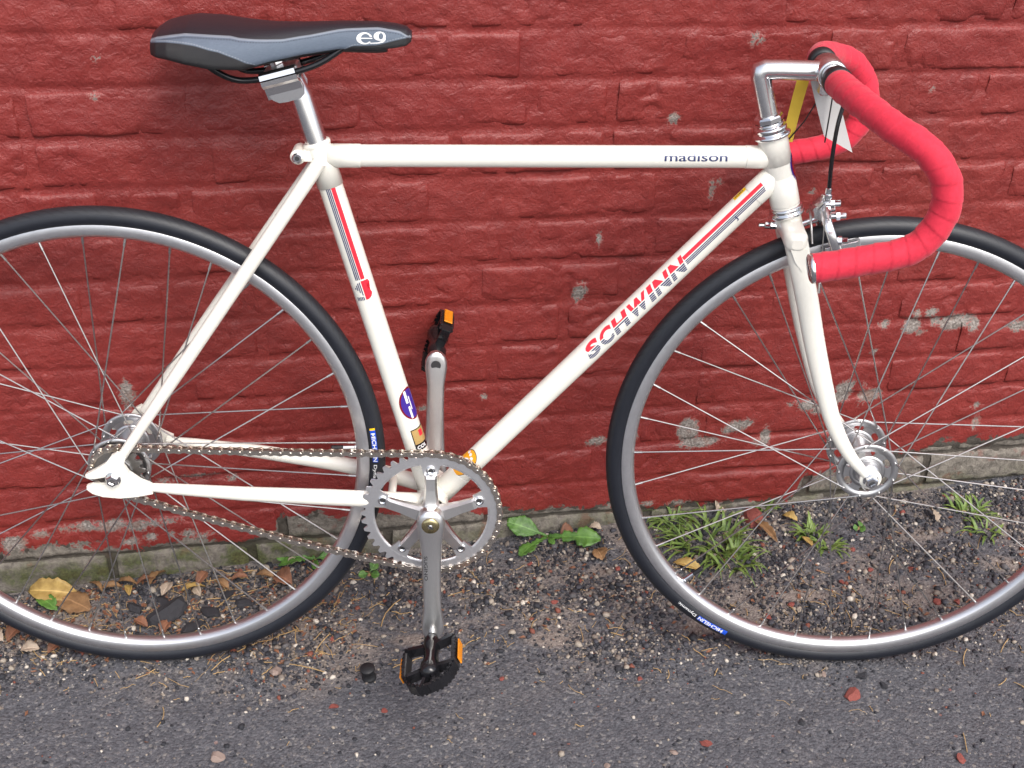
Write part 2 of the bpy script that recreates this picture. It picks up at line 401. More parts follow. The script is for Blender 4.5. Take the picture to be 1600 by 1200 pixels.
# ------------------------------------------------------------------ ground: one sheet to the horizon
WALL_O = np.array((-0.22768, 0.13326)); WALL_D = np.array((0.98400, 0.17816)); WALL_N = np.array((-0.17816, 0.98400))
def wdist(x, y): return -((x - WALL_O[0]) * WALL_N[0] + (y - WALL_O[1]) * WALL_N[1])   # + in front of the wall
def ground_z(x, y):
    x = np.asarray(x, float); y = np.asarray(y, float)
    d = wdist(x, y)
    near = np.clip(1 - np.maximum(np.abs(x - 0.5) - 1.4, 0) / 1.0, 0, 1) * np.clip(1 - np.maximum(-y - 0.5, 0) / 0.8, 0, 1)
    z = (fbm(x * 5, y * 5, 3, 3) - 0.5) * 0.008 + (fbm(x * 28, y * 28, 4, 5) - 0.5) * 0.006
    z = z + (fbm(x * 110, y * 110, 2, 9) - 0.5) * 0.0022
    z = z * near
    # flatten under the tyres
    k = np.exp(-((x - 0.0) / 0.10) ** 2 - (y / 0.03) ** 2) + np.exp(-((x - 0.966) / 0.10) ** 2 - ((y + 0.002) / 0.03) ** 2)
    z = z * (1 - np.clip(k, 0, 1)) - 0.0005
    return z
def gz(x, y): return float(ground_z(np.array([x]), np.array([y]))[0])
def spaced(lo, hi, step, far):
    a = list(np.arange(lo, hi + 1e-6, step)); s = step
    up = []; v = hi
    while v < far: s *= 1.35; v += s; up.append(v)
    s = step; dn = []; v = lo
    while v > -far: s *= 1.35; v -= s; dn.append(v)
    return np.array(dn[::-1] + a + up)
gx = spaced(-0.75, 1.75, 0.0065, 80.0); gy = spaced(-0.55, 0.62, 0.0065, 80.0)
X, Y = np.meshgrid(gx, gy)
Z = ground_z(X, Y)
gm = bpy.data.meshes.new('ground')
nx, ny = len(gx), len(gy)
idx = np.arange(nx * ny).reshape(ny, nx)
quads = np.stack([idx[:-1, :-1], idx[:-1, 1:], idx[1:, 1:], idx[1:, :-1]], -1).reshape(-1, 4)
gm.from_pydata(np.stack([X.ravel(), Y.ravel(), Z.ravel()], 1).tolist(), [], quads.tolist())
gm.materials.append(M_GROUND); gm.polygons.foreach_set('use_smooth', [True] * len(gm.polygons))
d = wdist(X, Y)
def gravel_mask(x, y):
    d = wdist(x, y)
    lim = 0.20 + 0.13 * np.clip((x - 0.0) / 1.0, 0, 1) + (fbm(x * 6, y * 6, 3, 21) - 0.5) * 0.16
    return np.clip((lim - d) / 0.10 + 0.5, 0, 1)
setattr_f(gm, 'gravel', gravel_mask(X, Y).ravel())
SAND = [(0.565, 0.037, .055, .022), (0.803, 0.065, .07, .025), (0.870, 0.048, .06, .02), (1.167, 0.275, .06, .032), (1.279, 0.207, .05, .03), (0.650, 0.188, .03, .02), (0.37, 0.036, .05, .018), (0.713, 0.235, .035, .03), (0.949, 0.132, .06, .022), (0.20, 0.06, .04, .02)]
def sand_at(x, y):
    s = np.zeros(np.shape(x))
    for a, b_, ra, rb in SAND: s = np.maximum(s, np.exp(-((x - a) / ra) ** 2 - ((y - b_) / rb) ** 2))
    return s
setattr_f(gm, 'sand', sand_at(X, Y).ravel())
ground = link('ground', gm); tag(ground, kind='structure')
ground['label'] = 'dark worn asphalt pavement with sandy gravel along the wall foot'

# ------------------------------------------------------------------ brick wall
wall = empty('brick_wall', (WALL_O[0], WALL_O[1], 0), (0, 0, math.atan2(WALL_D[1], WALL_D[0])))
tag(wall, 'old brick wall in thick flaking brick-red paint behind the bicycle', 'wall')
CHIPS = [(0.203, 0.336, 0.0093, 0.0231), (0.841, 0.439, 0.0104, 0.0157), (0.956, 0.695, 0.008, 0.0081), (1.057, 0.802, 0.0045, 0.0053), (1.067, 0.797, 0.0045, 0.0044), (1.054, 0.794, 0.0036, 0.0036), (1.327, 0.339, 0.0075, 0.007), (1.373, 0.331, 0.0152, 0.0129), (1.376, 0.352, 0.0065, 0.0093), (1.39, 0.319, 0.0066, 0.0047), (1.4, 0.355, 0.0098, 0.007), (1.412, 0.338, 0.0066, 0.0106), (1.443, 0.332, 0.0243, 0.0153), (1.479, 0.323, 0.0089, 0.0143), (1.465, 0.337, 0.0133, 0.0071), (1.556, 0.315, 0.017, 0.0096), (1.223, 0.2, 0.0153, 0.0088), (1.249, 0.192, 0.0198, 0.0101), (1.28, 0.22, 0.0154, 0.0198), (1.289, 0.229, 0.0066, 0.0124), (1.264, 0.202, 0.0132, 0.0113), (1.33, 0.208, 0.0178, 0.0113), (1.313, 0.212, 0.0055, 0.015), (1.029, 0.175, 0.018, 0.0224), (1.049, 0.148, 0.03, 0.0101), (1.108, 0.174, 0.0161, 0.01), (1.125, 0.178, 0.0108, 0.0088), (1.095, 0.167, 0.0086, 0.0076), (1.16, 0.147, 0.0088, 0.0166), (1.153, 0.137, 0.011, 0.0052), (0.882, 0.171, 0.0175, 0.0086), (0.943, 0.172, 0.0042, 0.0112), (0.952, 0.247, 0.0031, 0.0071), (1.521, 0.166, 0.007, 0.0052), (1.528, 0.13, 0.0059, 0.012), (0.282, 0.184, 0.0198, 0.0047), (0.331, 0.173, 0.0073, 0.0047), (0.231, 0.181, 0.0089, 0.0046), (0.082, 0.11, 0.0106, 0.0048), (0.113, 0.11, 0.016, 0.0084), (0.149, 0.107, 0.0215, 0.0096), (0.185, 0.102, 0.0163, 0.0097), (0.213, 0.105, 0.0273, 0.0048), (0.009, 0.093, 0.0174, 0.0155), (0.047, 0.106, 0.0105, 0.006), (0.202, 0.08, 0.0082, 0.0086), (0.231, 0.08, 0.0046, 0.0061), (0.256, 0.078, 0.0111, 0.0062), (0.279, 0.071, 0.0112, 0.005), (0.172, 0.074, 0.0109, 0.0074), (1.196, 0.205, 0.0065, 0.0037), (1.022, 0.586, 0.0037, 0.0107), (0.864, 0.525, 0.0034, 0.008), (1.032, 0.597, 0.0037, 0.0049), (1.105, 0.441, 0.004, 0.0043), (0.625, 0.284, 0.0047, 0.0045), (0.615, 0.265, 0.0066, 0.0034), (0.703, 0.275, 0.0038, 0.0046), (0.234, 0.815, 0.0036, 0.0031), (0.226, 0.767, 0.0035, 0.003), (1.322, 0.715, 0.0035, 0.003), (1.172, 0.573, 0.0039, 0.003), (1.319, 0.29, 0.0043, 0.0048), (0.814, 0.04, 0.0147, 0.0053), (1.027, 0.029, 0.0176, 0.0054), (1.094, 0.014, 0.0224, 0.0055), (0.973, 0.034, 0.0109, 0.0054)]
EDGE = np.array([(-3, 0.07), (-0.067, 0.078), (-0.014, 0.077), (0.042, 0.085), (0.122, 0.075), (0.179, 0.059), (0.26, 0.066), (0.301, 0.055), (0.354, 0.057), (0.382, 0.068), (0.393, 0.09), (0.453, 0.087), (0.511, 0.083), (0.589, 0.073), (0.741, 0.053), (0.908, 0.040), (0.973, 0.030), (1.071, 0.018), (1.228, 0.012), (1.236, 0.06), (1.276, 0.063), (1.32, 0.068), (1.397, 0.078), (1.441, 0.089), (1.456, 0.097), (1.532, 0.093), (1.625, 0.092), (1.697, 0.089), (5, 0.08)])
def wall_attrs(me, u, z):
    s = np.full(u.shape, 0.05)
    for a, b, ra, rb in CHIPS:
        m = min(ra, rb); q = np.sqrt(((u - a) / ra) ** 2 + ((z - b) / rb) ** 2)
        s = np.minimum(s, (q - 1) * m + 0.0004)
    setattr_f(me, 'chip', s)
    setattr_f(me, 'bare', z - np.interp(u, EDGE[:, 0], EDGE[:, 1]))
    ms = np.clip((0.062 - z) / 0.03, 0, 1) * np.clip((0.50 - u) / 0.08, 0, 1) * np.clip((u + 0.10) / 0.1, 0.25, 1)
    ms = np.maximum(ms, 0.5 * np.clip((0.035 - z) / 0.02, 0, 1))
    setattr_f(me, 'moss', ms)
COURSE, TILT, ZREF, UREF = 0.0662, -0.035, 0.763, 0.64
def course_z(k, u): return ZREF - COURSE * k + TILT * (u - UREF)
def brick_mesh(name, u0, u1, k, step, seed):
    """one brick: rough painted front face on a grid, with rounded arrises and real side faces"""
    rng = np.random.RandomState(seed)
    n = max(4, int(round((u1 - u0) / step))); m = max(3, int(round(0.060 / step)))
    a = np.linspace(0, 1, n + 1); b = np.linspace(0, 1, m + 1)
    A, Bq = np.meshgrid(a, b)
    j = 0.0046 + rng.uniform(-0.0012, 0.0018)
    wob = 0.0035 if step < 0.006 else 0.0
    U = u0 + A * (u1 - u0); zt = course_z(k, U) - j; zb = course_z(k + 1, U) + j
    Zq = zb + Bq * (zt - zb)
    Uo = U + (fbm(U * 30, Zq * 30 + 5, 2, 40) - 0.5) * wob; Zo = Zq + (fbm(U * 26 + 9, Zq * 26, 2, 41) - 0.5) * wob * 1.4
    eu = np.minimum(A, 1 - A) * (u1 - u0); ez = np.minimum(Bq, 1 - Bq) * (zt - zb)
    wn_ = (fbm(U * 45, Zq * 45, 3, 50) - 0.5) * 0.007
    rnd = np.clip(1 - (ez + wn_) / 0.0062, 0, 1) ** 1.6 * 0.0028 + np.clip(1 - (eu + wn_) / 0.0060, 0, 1) ** 1.6 * 0.0015
    base = rng.uniform(-0.0016, 0.0016) + rng.uniform(-0.0018, 0.0018) * (A - 0.5) + rng.uniform(-0.002, 0.002) * (Bq - 0.5)
    relief = (fbm(U * 20, Zq * 30, 4, 60, 0.42) - 0.5) * 0.0058 + (fbm(U * 95, Zq * 120, 3, 70) - 0.5) * 0.0018
    pit = np.clip(fbm(U * 40 + 3, Zq * 48, 3, 80) - 0.68, 0, 1) * 0.024
    yv = base + rnd - relief + pit
    V = np.stack([Uo.ravel(), yv.ravel(), Zo.ravel()], 1)
    id_ = np.arange((n + 1) * (m + 1)).reshape(m + 1, n + 1)
    F = np.stack([id_[:-1, :-1], id_[:-1, 1:], id_[1:, 1:], id_[1:, :-1]], -1).reshape(-1, 4).tolist()
    per = list(id_[0, :]) + list(id_[1:, -1]) + list(id_[-1, -2::-1]) + list(id_[-2:0, 0])
    o = len(V); back = V[per].copy(); back[:, 1] = 0.03
    V = np.vstack([V, back]); L = len(per)
    F += [(int(per[(i + 1) % L]), int(per[i]), o + i, o + (i + 1) % L) for i in range(L)]
    return V, F
def courses(ulo, uhi, k, seed):
    rng = random.Random(seed); out = []
    u = ulo - rng.uniform(0, 0.2); hd = rng.random() < 0.5
    while u < uhi:
        L = rng.choice((0.203, 0.205, 0.198)) if rng.random() < 0.72 else rng.choice((0.098, 0.102))
        L += rng.uniform(-0.004, 0.004)
        out.append((u + 0.004, u + L - 0.004)); u += L + 0.007
    return out
ULO, UHI = -0.28, 1.92
count = 0; far = ([], []); fo = 0
for k in range(-25, 13):
    detail = -3 <= k <= 12
    zmid = course_z(k + 0.5, 0.6)
    for (u0, u1) in courses(-2.4, 4.2, k, 900 + k):
        if course_z(k, (u0 + u1) / 2) < -0.012: continue
        vis = detail and u1 > ULO and u0 < UHI
        V, F = brick_mesh('brick', u0, u1, k, 0.0040 if vis else 0.03, 5000 + count); count += 1
        if vis:
            me = bpy.data.meshes.new('brick'); me.from_pydata(V.tolist(), [], F); me.materials.append(M_BRICK)
            me.polygons.foreach_set('use_smooth', [True] * len(me.polygons))
            wall_attrs(me, V[:, 0], V[:, 2]); link('brick', me, wall)
        else:
            far[0].append(V); far[1].extend([tuple(i + fo for i in f) for f in F]); fo += len(V)
FV = np.vstack(far[0]); me = bpy.data.meshes.new('outer_bricks'); me.from_pydata(FV.tolist(), [], far[1]); me.materials.append(M_BRICK)
wall_attrs(me, FV[:, 0], FV[:, 2]); o = link('outer_bricks', me, wall); o['kind'] = 'stuff'
# mortar sheet, smeared with paint, a little behind the brick faces
mu = np.concatenate([np.arange(-2.4, ULO, 0.05), np.arange(ULO, UHI, 0.005), np.arange(UHI, 4.3, 0.05)])
mz = np.concatenate([np.arange(-0.03, 0.98, 0.004), np.arange(1.0, 2.45, 0.05)])
U, Zm = np.meshgrid(mu, mz)
kk = (ZREF + TILT * (U - UREF) - Zm) / COURSE
bed = np.clip(1 - np.abs(kk - np.round(kk)) * COURSE / 0.0060, 0, 1) ** 0.5
Ym = 0.0008 + 0.0020 * bed - (fbm(U * 18, Zm * 22, 4, 90) - 0.5) * 0.0062 - (fbm(U * 90, Zm * 90, 3, 95) - 0.5) * 0.0030
Ym = Ym + 0.0050 * np.clip((np.interp(U, EDGE[:, 0], EDGE[:, 1]) - 0.004 - Zm) / 0.012, 0, 1)
n, m = len(mu), len(mz); id_ = np.arange(n * m).reshape(m, n)
F = np.stack([id_[:-1, :-1], id_[:-1, 1:], id_[1:, 1:], id_[1:, :-1]], -1).reshape(-1, 4)
me = bpy.data.meshes.new('mortar'); me.from_pydata(np.stack([U.ravel(), Ym.ravel(), Zm.ravel()], 1).tolist(), [], F.tolist())
me.materials.append(M_BRICK); me.polygons.foreach_set('use_smooth', [True] * len(me.polygons)); wall_attrs(me, U.ravel(), Zm.ravel()); setattr_f(me, 'joint', np.ones(U.size))
link('mortar', me, wall)
b = MB(); b.box((0.9, 0.13, 1.2), 6.5, 0.2, 2.45); b.build('wall_core', M_BRICK, wall)

# ------------------------------------------------------------------ bicycle
LEAN = R(7.0); TYRE_R = 0.3365
ML = np.array([[1, 0, 0], [0, math.cos(LEAN), math.sin(LEAN)], [0, -math.sin(LEAN), math.cos(LEAN)]])
axle_w = np.array((0, 0.03948567, 0.33408495))
OFFL = Vector(ML.T @ axle_w)
bike = empty('bicycle', (0, 0, 0), (-LEAN, 0, 0))
tag(bike, 'cream white fixed-gear road bicycle with red drop bars leaning against the red wall', 'bicycle')
STEER = R(-2.5)
S0 = Vector((0.8195, 0, 0.3566)); SAX = Vector((-0.30, 0, 1)).normalized()
T_OFF = Matrix.Translation(OFFL)
T_ST = T_OFF @ Matrix.Translation(S0) @ Matrix.Rotation(STEER, 4, SAX) @ Matrix.Translation(-S0)
def sx(z): return 0.8195 - 0.30 * (z - 0.3566)          # steering axis x at height z
SA = np.array(SAX)
def spt(z, y=0.0): return np.array((sx(z), y, z))

# ---- frame ---------------------------------------------------------
BBC = (0.3972, 0.0, -0.062)
ST0, ST1, ST_R = np.array((0.3965, 0, -0.062)), np.array((0.2680, 0, 0.4142)), 0.0145
TT0, TT1, TT_R = np.array((0.2725, 0, 0.4015)), np.array((0.8034, 0, 0.4065)), 0.0132
DT0, DT1, DT_R = np.array((0.4010, 0, -0.0655)), np.array((0.8090, 0, 0.3885)), 0.0148
HT0, HT1, HT_R = spt(0.3475), spt(0.4310), 0.0172
def lerp(a, b, t): return a + (b - a) * t
def unit(a): return a / np.linalg.norm(a)
def sleeve(b, a, d, r, L, lip=0.0009, n=28, point=0.0):
    """lug sleeve round a tube: constant collar that tapers to the tube"""
    prof = [(r - 0.002, 0), (r + lip, 0), (r + lip, L * 0.75), (r + lip * 0.85, L - 0.0015), (r + lip * 0.5, L - 0.0003), (r - 0.001, L)]
    b.lathe(prof, a, d, n)
u = unit(ST1 - ST0)
b = MB()
b.lathe([(0.0165, -0.034), (0.0205, -0.034), (0.0212, -0.032), (0.0212, 0.032), (0.0205, 0.034), (0.0165, 0.034)], BBC, (0, 1, 0), 32)
frame = b.build('frame', M_PAINT, bike, T_OFF); frame['label'] = 'cream painted steel frame'
def tube_part(name, path, rad, parent=frame, n=28, mat=None):
    q = MB(); q.tube(path, rad, n); return q.build(name, mat or M_PAINT, parent)
def lug(fn, name='lug'):
    q = MB(); fn(q); return q.build(name, M_PAINT, frame)
lug(lambda b: sleeve(b, ST1 - u * 0.050, u, ST_R, 0.052, 0.0012), 'seat_lug')
lug(lambda b: b.lathe([(ST_R + 0.0016, 0), (ST_R + 0.002, 0.002), (ST_R + 0.001, 0.0045), (ST_R - 0.004, 0.0048)], ST1, u, 28), 'seat_lug_lip')
lug(lambda b: sleeve(b, TT0 + np.array((0.008, 0, 0)), unit(TT1 - TT0), TT_R, 0.038))
lug(lambda b: sleeve(b, TT1, unit(TT0 - TT1), TT_R, 0.036, 0.0005))
lug(lambda b: sleeve(b, DT1, unit(DT0 - DT1), DT_R, 0.040, 0.0003))
lug(lambda b: sleeve(b, DT0, unit(DT1 - DT0), DT_R, 0.052))
lug(lambda b: sleeve(b, ST0, u, ST_R, 0.050))
lug(lambda b: sleeve(b, spt(0.400), SA, HT_R, 0.0330, 0.0006)); lug(lambda b: sleeve(b, spt(0.384), -SA, HT_R, 0.0360, 0.0006))
def binder(b):
    b.cyl((0.2465, -0.016, 0.4035), (0.2465, 0.016, 0.4035), 0.0088, 20, 0.002); b.box((0.2555, 0, 0.4045), 0.022, 0.026, 0.013)
lug(binder, 'binder_ear')
lug(lambda b: b.tube([(0.345, -0.030, -0.048), (0.345, 0.030, -0.048)], 0.0055, 12), 'stay_bridge')
tube_part('seat_tube', [ST0, lerp(ST0, ST1, .5), ST1], ST_R)
tube_part('top_tube', [TT0, lerp(TT0, TT1, .5), TT1], TT_R)
tube_part('down_tube', [DT0, lerp(DT0, DT1, .5), DT1], DT_R)
tube_part('head_tube', [HT0, lerp(HT0, HT1, .5), HT1], HT_R)
DROP = [(0.0085, 0.0376), (0.0186, 0.0300), (0.0150, 0.0200), (0.0203, 0.0095), (0.0327, -0.0010), (0.0470, -0.0085), (0.0470, -0.0220), (0.0272, -0.0264), (0.0052, -0.0288), (-0.0163, -0.0267), (-0.0291, -0.0220), (-0.0351, -0.0160), (-0.0345, -0.0105), (-0.0280, -0.0085), (-0.0120, -0.0085), (0.0010, -0.0075), (0.0050, -0.0030), (0.0010, 0.0020), (-0.0110, 0.0022), (-0.0240, -0.0005), (-0.0332, 0.0005), (-0.0345, 0.0055), (-0.0222, 0.0124), (-0.0076, 0.0219), (0.0010, 0.0330)]
for sgn in (-1, 1):
    tube_part('seat_stay', [(0.0130, sgn * 0.060, 0.0300), (0.10, sgn * 0.0475, 0.154), (0.18, sgn * 0.034, 0.268), (0.2650, sgn * 0.0200, 0.3890), (0.2725, sgn * 0.0185, 0.3995)], [0.0062, 0.0082, 0.0086, 0.0086, 0.0076], n=20)
    tube_part('chain_stay', [(0.0380, sgn * 0.060, -0.0150), (0.075, sgn * 0.0585, -0.0190), (0.16, sgn * 0.0540, -0.0280), (0.26, sgn * 0.0440, -0.0385), (0.33, sgn * 0.034, -0.0480), (0.385, sgn * 0.022, -0.0580)], [0.0052, 0.0072, 0.0092, 0.0106, (0.0112, 0.0098), 0.0112], n=20)
    q = MB(); q.extrude(DROP, sgn * 0.0605, sgn * 0.0660); q.build('dropout', M_PAINT, frame)
q = MB(); q.tube([(0.2280, -0.026, 0.336), (0.2280, 0.026, 0.336)], 0.0055, 14); q.build('brake_bridge', M_PAINT, frame)
q = MB(); q.cyl((0.2465, -0.0200, 0.4035), (0.2465, -0.0145, 0.4035), 0.0062, 20, 0.0012); q.build('binder_bolt', M_CHROME, frame)
q = MB(); q.cyl((0.2465, -0.0203, 0.4035), (0.2465, -0.0195, 0.4035), 0.0030, 6); q.build('bolt_socket', M_HOLE, frame)
# head badge wrapped on the front of the head tube
def wrap(A, Bp, r, s, v):
    """point on a tube: s metres along the axis, v metres of arc from the side facing -y (positive to the right of travel)"""
    ax = unit(Bp - A); n1 = np.array((0, -1., 0)); n2 = np.cross(ax, n1); ph = v / r
    return A + ax * s + r * (math.cos(ph) * n1 + math.sin(ph) * n2)
def decal(name, bm, A, Bp, r, mats, parent=frame, lift=0.00035, fn=None):
    me = bpy.data.meshes.new(name)
    for vtx in bm.verts: vtx.co = Vector(wrap(A, Bp, r + lift, vtx.co.x, vtx.co.y * (r / r))) if fn is None else Vector(fn(vtx.co.x, vtx.co.y))
    bmesh.ops.recalc_face_normals(bm, faces=bm.faces)
    bm.to_mesh(me); bm.free()
    for m in mats: me.materials.append(m)
    return link(name, me, parent)
def slice_bm(bm, axis, cuts):
    for c in cuts:
        co = Vector((c, 0, 0)) if axis == 0 else Vector((0, c, 0)); no = Vector((1, 0, 0)) if axis == 0 else Vector((0, 1, 0))
        bmesh.ops.bisect_plane(bm, geom=bm.verts[:] + bm.edges[:] + bm.faces[:], plane_co=co, plane_no=no, dist=1e-7)
def rect_bm(rects):
    bm = bmesh.new()
    for (s0, s1, v0, v1, mi) in rects:
        f = bm.faces.new([bm.verts.new((s0, v0, 0)), bm.verts.new((s1, v0, 0)), bm.verts.new((s1, v1, 0)), bm.verts.new((s0, v1, 0))]); f.material_index = mi
    return bm
def poly_bm(polys):
    bm = bmesh.new()
    for pts, mi in polys:
        f = bm.faces.new([bm.verts.new((x, y, 0)) for x, y in pts]); f.material_index = mi
    bmesh.ops.triangulate(bm, faces=bm.faces[:]); return bm
def disc_pts(cx, cy, rx, ry, n=28): return [(cx + rx * math.cos(a), cy + ry * math.sin(a)) for a in np.linspace(0, 2 * math.pi, n, endpoint=False)]
def text_bm(s, bold=0.0, spacing=1.0, shear=0.0):
    """flat text as a bmesh scaled to its own width and height 1 x 1 box"""
    cu = bpy.data.curves.new('text', 'FONT'); cu.body = s; cu.size = 1.0; cu.offset = bold; cu.space_character = spacing; cu.shear = shear
    cu.resolution_u = 4
    ob = bpy.data.objects.new('text', cu); col.objects.link(ob)
    me = bpy.data.meshes.new_from_object(ob, depsgraph=bpy.context.evaluated_depsgraph_get())
    bpy.data.objects.remove(ob); bpy.data.curves.remove(cu)
    bm = bmesh.new(); bm.from_mesh(me); bpy.data.meshes.remove(me)
    for f in bm.faces: f.material_index = 0
    x0 = min(v.co.x for v in bm.verts); x1 = max(v.co.x for v in bm.verts); y0 = min(v.co.y for v in bm.verts); y1 = max(v.co.y for v in bm.verts)
    for v in bm.verts: v.co = Vector(((v.co.x - x0) / (x1 - x0), (v.co.y - y0) / (y1 - y0), 0))
    return bm
# down tube: stripes and the name, top half red, lower half ruled in navy
R3 = [M_RED, M_BLUE, M_WHITE]
bm = rect_bm([(0.4605, 0.5885, -0.0108, -0.0062, 0)] + [(0.4605 - i * .0004, 0.5885 - i * .0010, -0.0048 + i * 0.0020, -0.0035 + i * 0.0020, 1) for i in range(3)])
slice_bm(bm, 1, (-0.0085,)); decal('stripe_decal', bm, DT0, DT1, DT_R, R3)
LET = [('S', .2915, .0205), ('C', .3150, .0205), ('H', .3385, .0235), ('W', .3650, .0310), ('I', .3990, .0075), ('N', .4095, .0235), ('N', .4360, .0220)]
for ch, s0, w in LET:
    bm = text_bm(ch, 0.05)
    cuts = [0.53] + [x for k in range(4) for x in (k * 0.125, k * 0.125 + 0.088)][1:]
    slice_bm(bm, 1, cuts + [0.75])
    kill = []
    for f in bm.faces:
        yc = f.calc_center_median().y
        if yc > 0.53: f.material_index = 0
        else:
            f.material_index = 1
            if yc > 0.463 or yc % 0.125 > 0.088: kill.append(f)
    bmesh.ops.delete(bm, geom=kill, context='FACES')
    for v in bm.verts:
        y = v.co.y; v.co = Vector((s0 + v.co.x * w + (y - 0.0) * 0.0065 - 0.003, 0.0050 - y * 0.0195, 0))
    decal('letter_decal', bm, DT0, DT1, DT_R, R3)
bm = rect_bm([(0.552, 0.5705, -0.0242, -0.0178, 0)]); decal('yellow_sticker', bm, DT0, DT1, DT_R, [M_YEL])
bm = rect_bm([(0.5545 + 0.0022 * k, 0.5555 + 0.0022 * k, -0.0225, -0.0200, 0) for k in range(6)])
decal('sticker_print', bm, DT0, DT1, DT_R, [M_BLUE], lift=0.0007)
bm = text_bm('J', 0.02)
for v in bm.verts: v.co = Vector((0.5375 + v.co.x * 0.0035, 0.0045 - v.co.y * 0.006, 0))
decal('small_letter_decal', bm, DT0, DT1, DT_R, [M_BLUE])
# orange round sticker low on the down tube
bm = poly_bm([(disc_pts(0.0700, -0.0135, 0.0215, 0.0145, 36), 0)]); slice_bm(bm, 1, [-0.0135 + k * 0.003 for k in range(-4, 5)]); decal('round_sticker', bm, DT0, DT1, DT_R, [M_HOLE])
bm = poly_bm([(disc_pts(0.0700, -0.0135, 0.0207, 0.0137, 36), 0)]); slice_bm(bm, 1, [-0.0135 + k * 0.003 for k in range(-4, 5)]); decal('sticker_field', bm, DT0, DT1, DT_R, [M_ORST], lift=0.0006)
bm = poly_bm([(disc_pts(0.0700, -0.0125, 0.0085, 0.0062, 24), 0)]); slice_bm(bm, 1, [-0.0125 + k * 0.003 for k in range(-2, 3)]); decal('sticker_print', bm, DT0, DT1, DT_R, [M_WHITE], lift=0.0009)
bm = poly_bm([(disc_pts(0.0840, -0.0150, 0.0024, 0.0022, 14), 0), (disc_pts(0.0815, -0.0100, 0.0024, 0.0022, 14), 0), (disc_pts(0.0840, -0.0200, 0.0024, 0.0022, 14), 0)]); decal('sticker_print', bm, DT0, DT1, DT_R, [M_WHITE], lift=0.0009)
# seat tube: stripes, monogram, stickers
bm = rect_bm([(0.3245, 0.4470, 0.0022, 0.0073, 0)] + [(0.3245, 0.4470 - 0.0006 * i, 0.0000 - i * 0.0021, 0.0013 - i * 0.0021, 1) for i in range(3)])
slice_bm(bm, 1, (0.005,)); decal('stripe_decal', bm, ST0, ST1, ST_R, R3)
pol = [([(0.3225, 0.0012), (0.3225, 0.0105), (0.3185, 0.0120), (0.3165, 0.0052), (0.3120, 0.0062), (0.3085, 0.0098), (0.3045, 0.0112), (0.3005, 0.0092), (0.2978, 0.0050), (0.2975, 0.0012)], 0)]
for i in range(4):
    v0 = -0.0002 - i * 0.0024
    a, c = ((0.3215, 0.3040), (0.3205, 0.3080), (0.3180, 0.3110), (0.3150, 0.3125))[i]
    pol.append(([(a, v0), (a, v0 - 0.0013), (c, v0 - 0.0013), (c, v0)], 1))
for i in range(5):
    v0 = -0.0004 - i * 0.0021
    pol.append(([(0.3022, v0), (0.3022, v0 - 0.0012), (0.2975, v0 - 0.0012), (0.2975, v0)], 1))
bm = poly_bm(pol); slice_bm(bm, 1, (0.004, 0.007, 0.0095)); decal('monogram_decal', bm, ST0, ST1, ST_R, R3)
bm = poly_bm([(disc_pts(0.1440, 0.0155, 0.0228, 0.0168, 36), 0)]); slice_bm(bm, 1, [0.0155 + k * 0.003 for k in range(-5, 6)]); decal('round_sticker', bm, ST0, ST1, ST_R, [M_BADGE])
bm = poly_bm([(disc_pts(0.1440, 0.0155, 0.0205, 0.0145, 36), 0)]); slice_bm(bm, 1, [0.0155 + k * 0.003 for k in range(-4, 5)]); decal('sticker_field', bm, ST0, ST1, ST_R, [M_PURP], lift=0.0006)
bm = rect_bm([(0.1465, 0.1640, 0.0085, 0.0120, 0), (0.1240, 0.1415, 0.0095, 0.0125, 0), (0.136, 0.155, 0.0135, 0.0150, 0)]); slice_bm(bm, 1, (0.0105,)); decal('sticker_print', bm, ST0, ST1, ST_R, [M_WHITE], lift=0.0009)
bm = rect_bm([(0.0765, 0.1085, 0.0020, 0.0270, 0)]); slice_bm(bm, 1, [0.004 + .0025 * k for k in range(9)]); decal('label_sticker', bm, ST0, ST1, ST_R, [M_BLACK])
bm = rect_bm([(0.0865, 0.1072, 0.0032, 0.0260, 0)]); slice_bm(bm, 1, [0.005 + .0025 * k for k in range(8)]); decal('label_field', bm, ST0, ST1, ST_R, [M_TAN], lift=0.0006)
bm = text_bm('COL', 0.04)
for v in bm.verts: v.co = Vector((0.0790 + v.co.y * 0.0052, 0.0042 + v.co.x * 0.0150, 0))
slice_bm(bm, 1, [0.006 + .0025 * k for k in range(8)]); decal('label_print', bm, ST0, ST1, ST_R, [M_WHITE], lift=0.0006)
bm = rect_bm([(0.0960, 0.1050, 0.0125, 0.0190, 0)]); slice_bm(bm, 1, (0.0145, 0.0165)); decal('label_mark', bm, ST0, ST1, ST_R, [M_RED], lift=0.0009)
# top tube name, glare on the upper letter halves painted as paler colour
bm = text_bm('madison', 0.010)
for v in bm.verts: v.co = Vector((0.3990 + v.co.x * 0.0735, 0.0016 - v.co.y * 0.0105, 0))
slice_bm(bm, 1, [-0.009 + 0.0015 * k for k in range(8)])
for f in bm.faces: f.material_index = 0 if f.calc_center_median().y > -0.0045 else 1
decal('name_decal', bm, TT0, TT1, TT_R, [M_BLUE, M_GLARE])
# head badge
bm = poly_bm([(disc_pts(0.047, 0.0265, 0.0185, 0.0125, 32), 0)]); slice_bm(bm, 1, [0.0265 + k * 0.003 for k in range(-4, 5)]); decal('head_badge', bm, HT0, HT1, HT_R, [M_PURP], lift=0.0006)
bm = poly_bm([(disc_pts(0.047, 0.0265, 0.0150, 0.0098, 32), 0)]); slice_bm(bm, 1, [0.0265 + k * 0.003 for k in range(-3, 4)]); decal('badge_field', bm, HT0, HT1, HT_R, [M_BADGE], lift=0.0011)

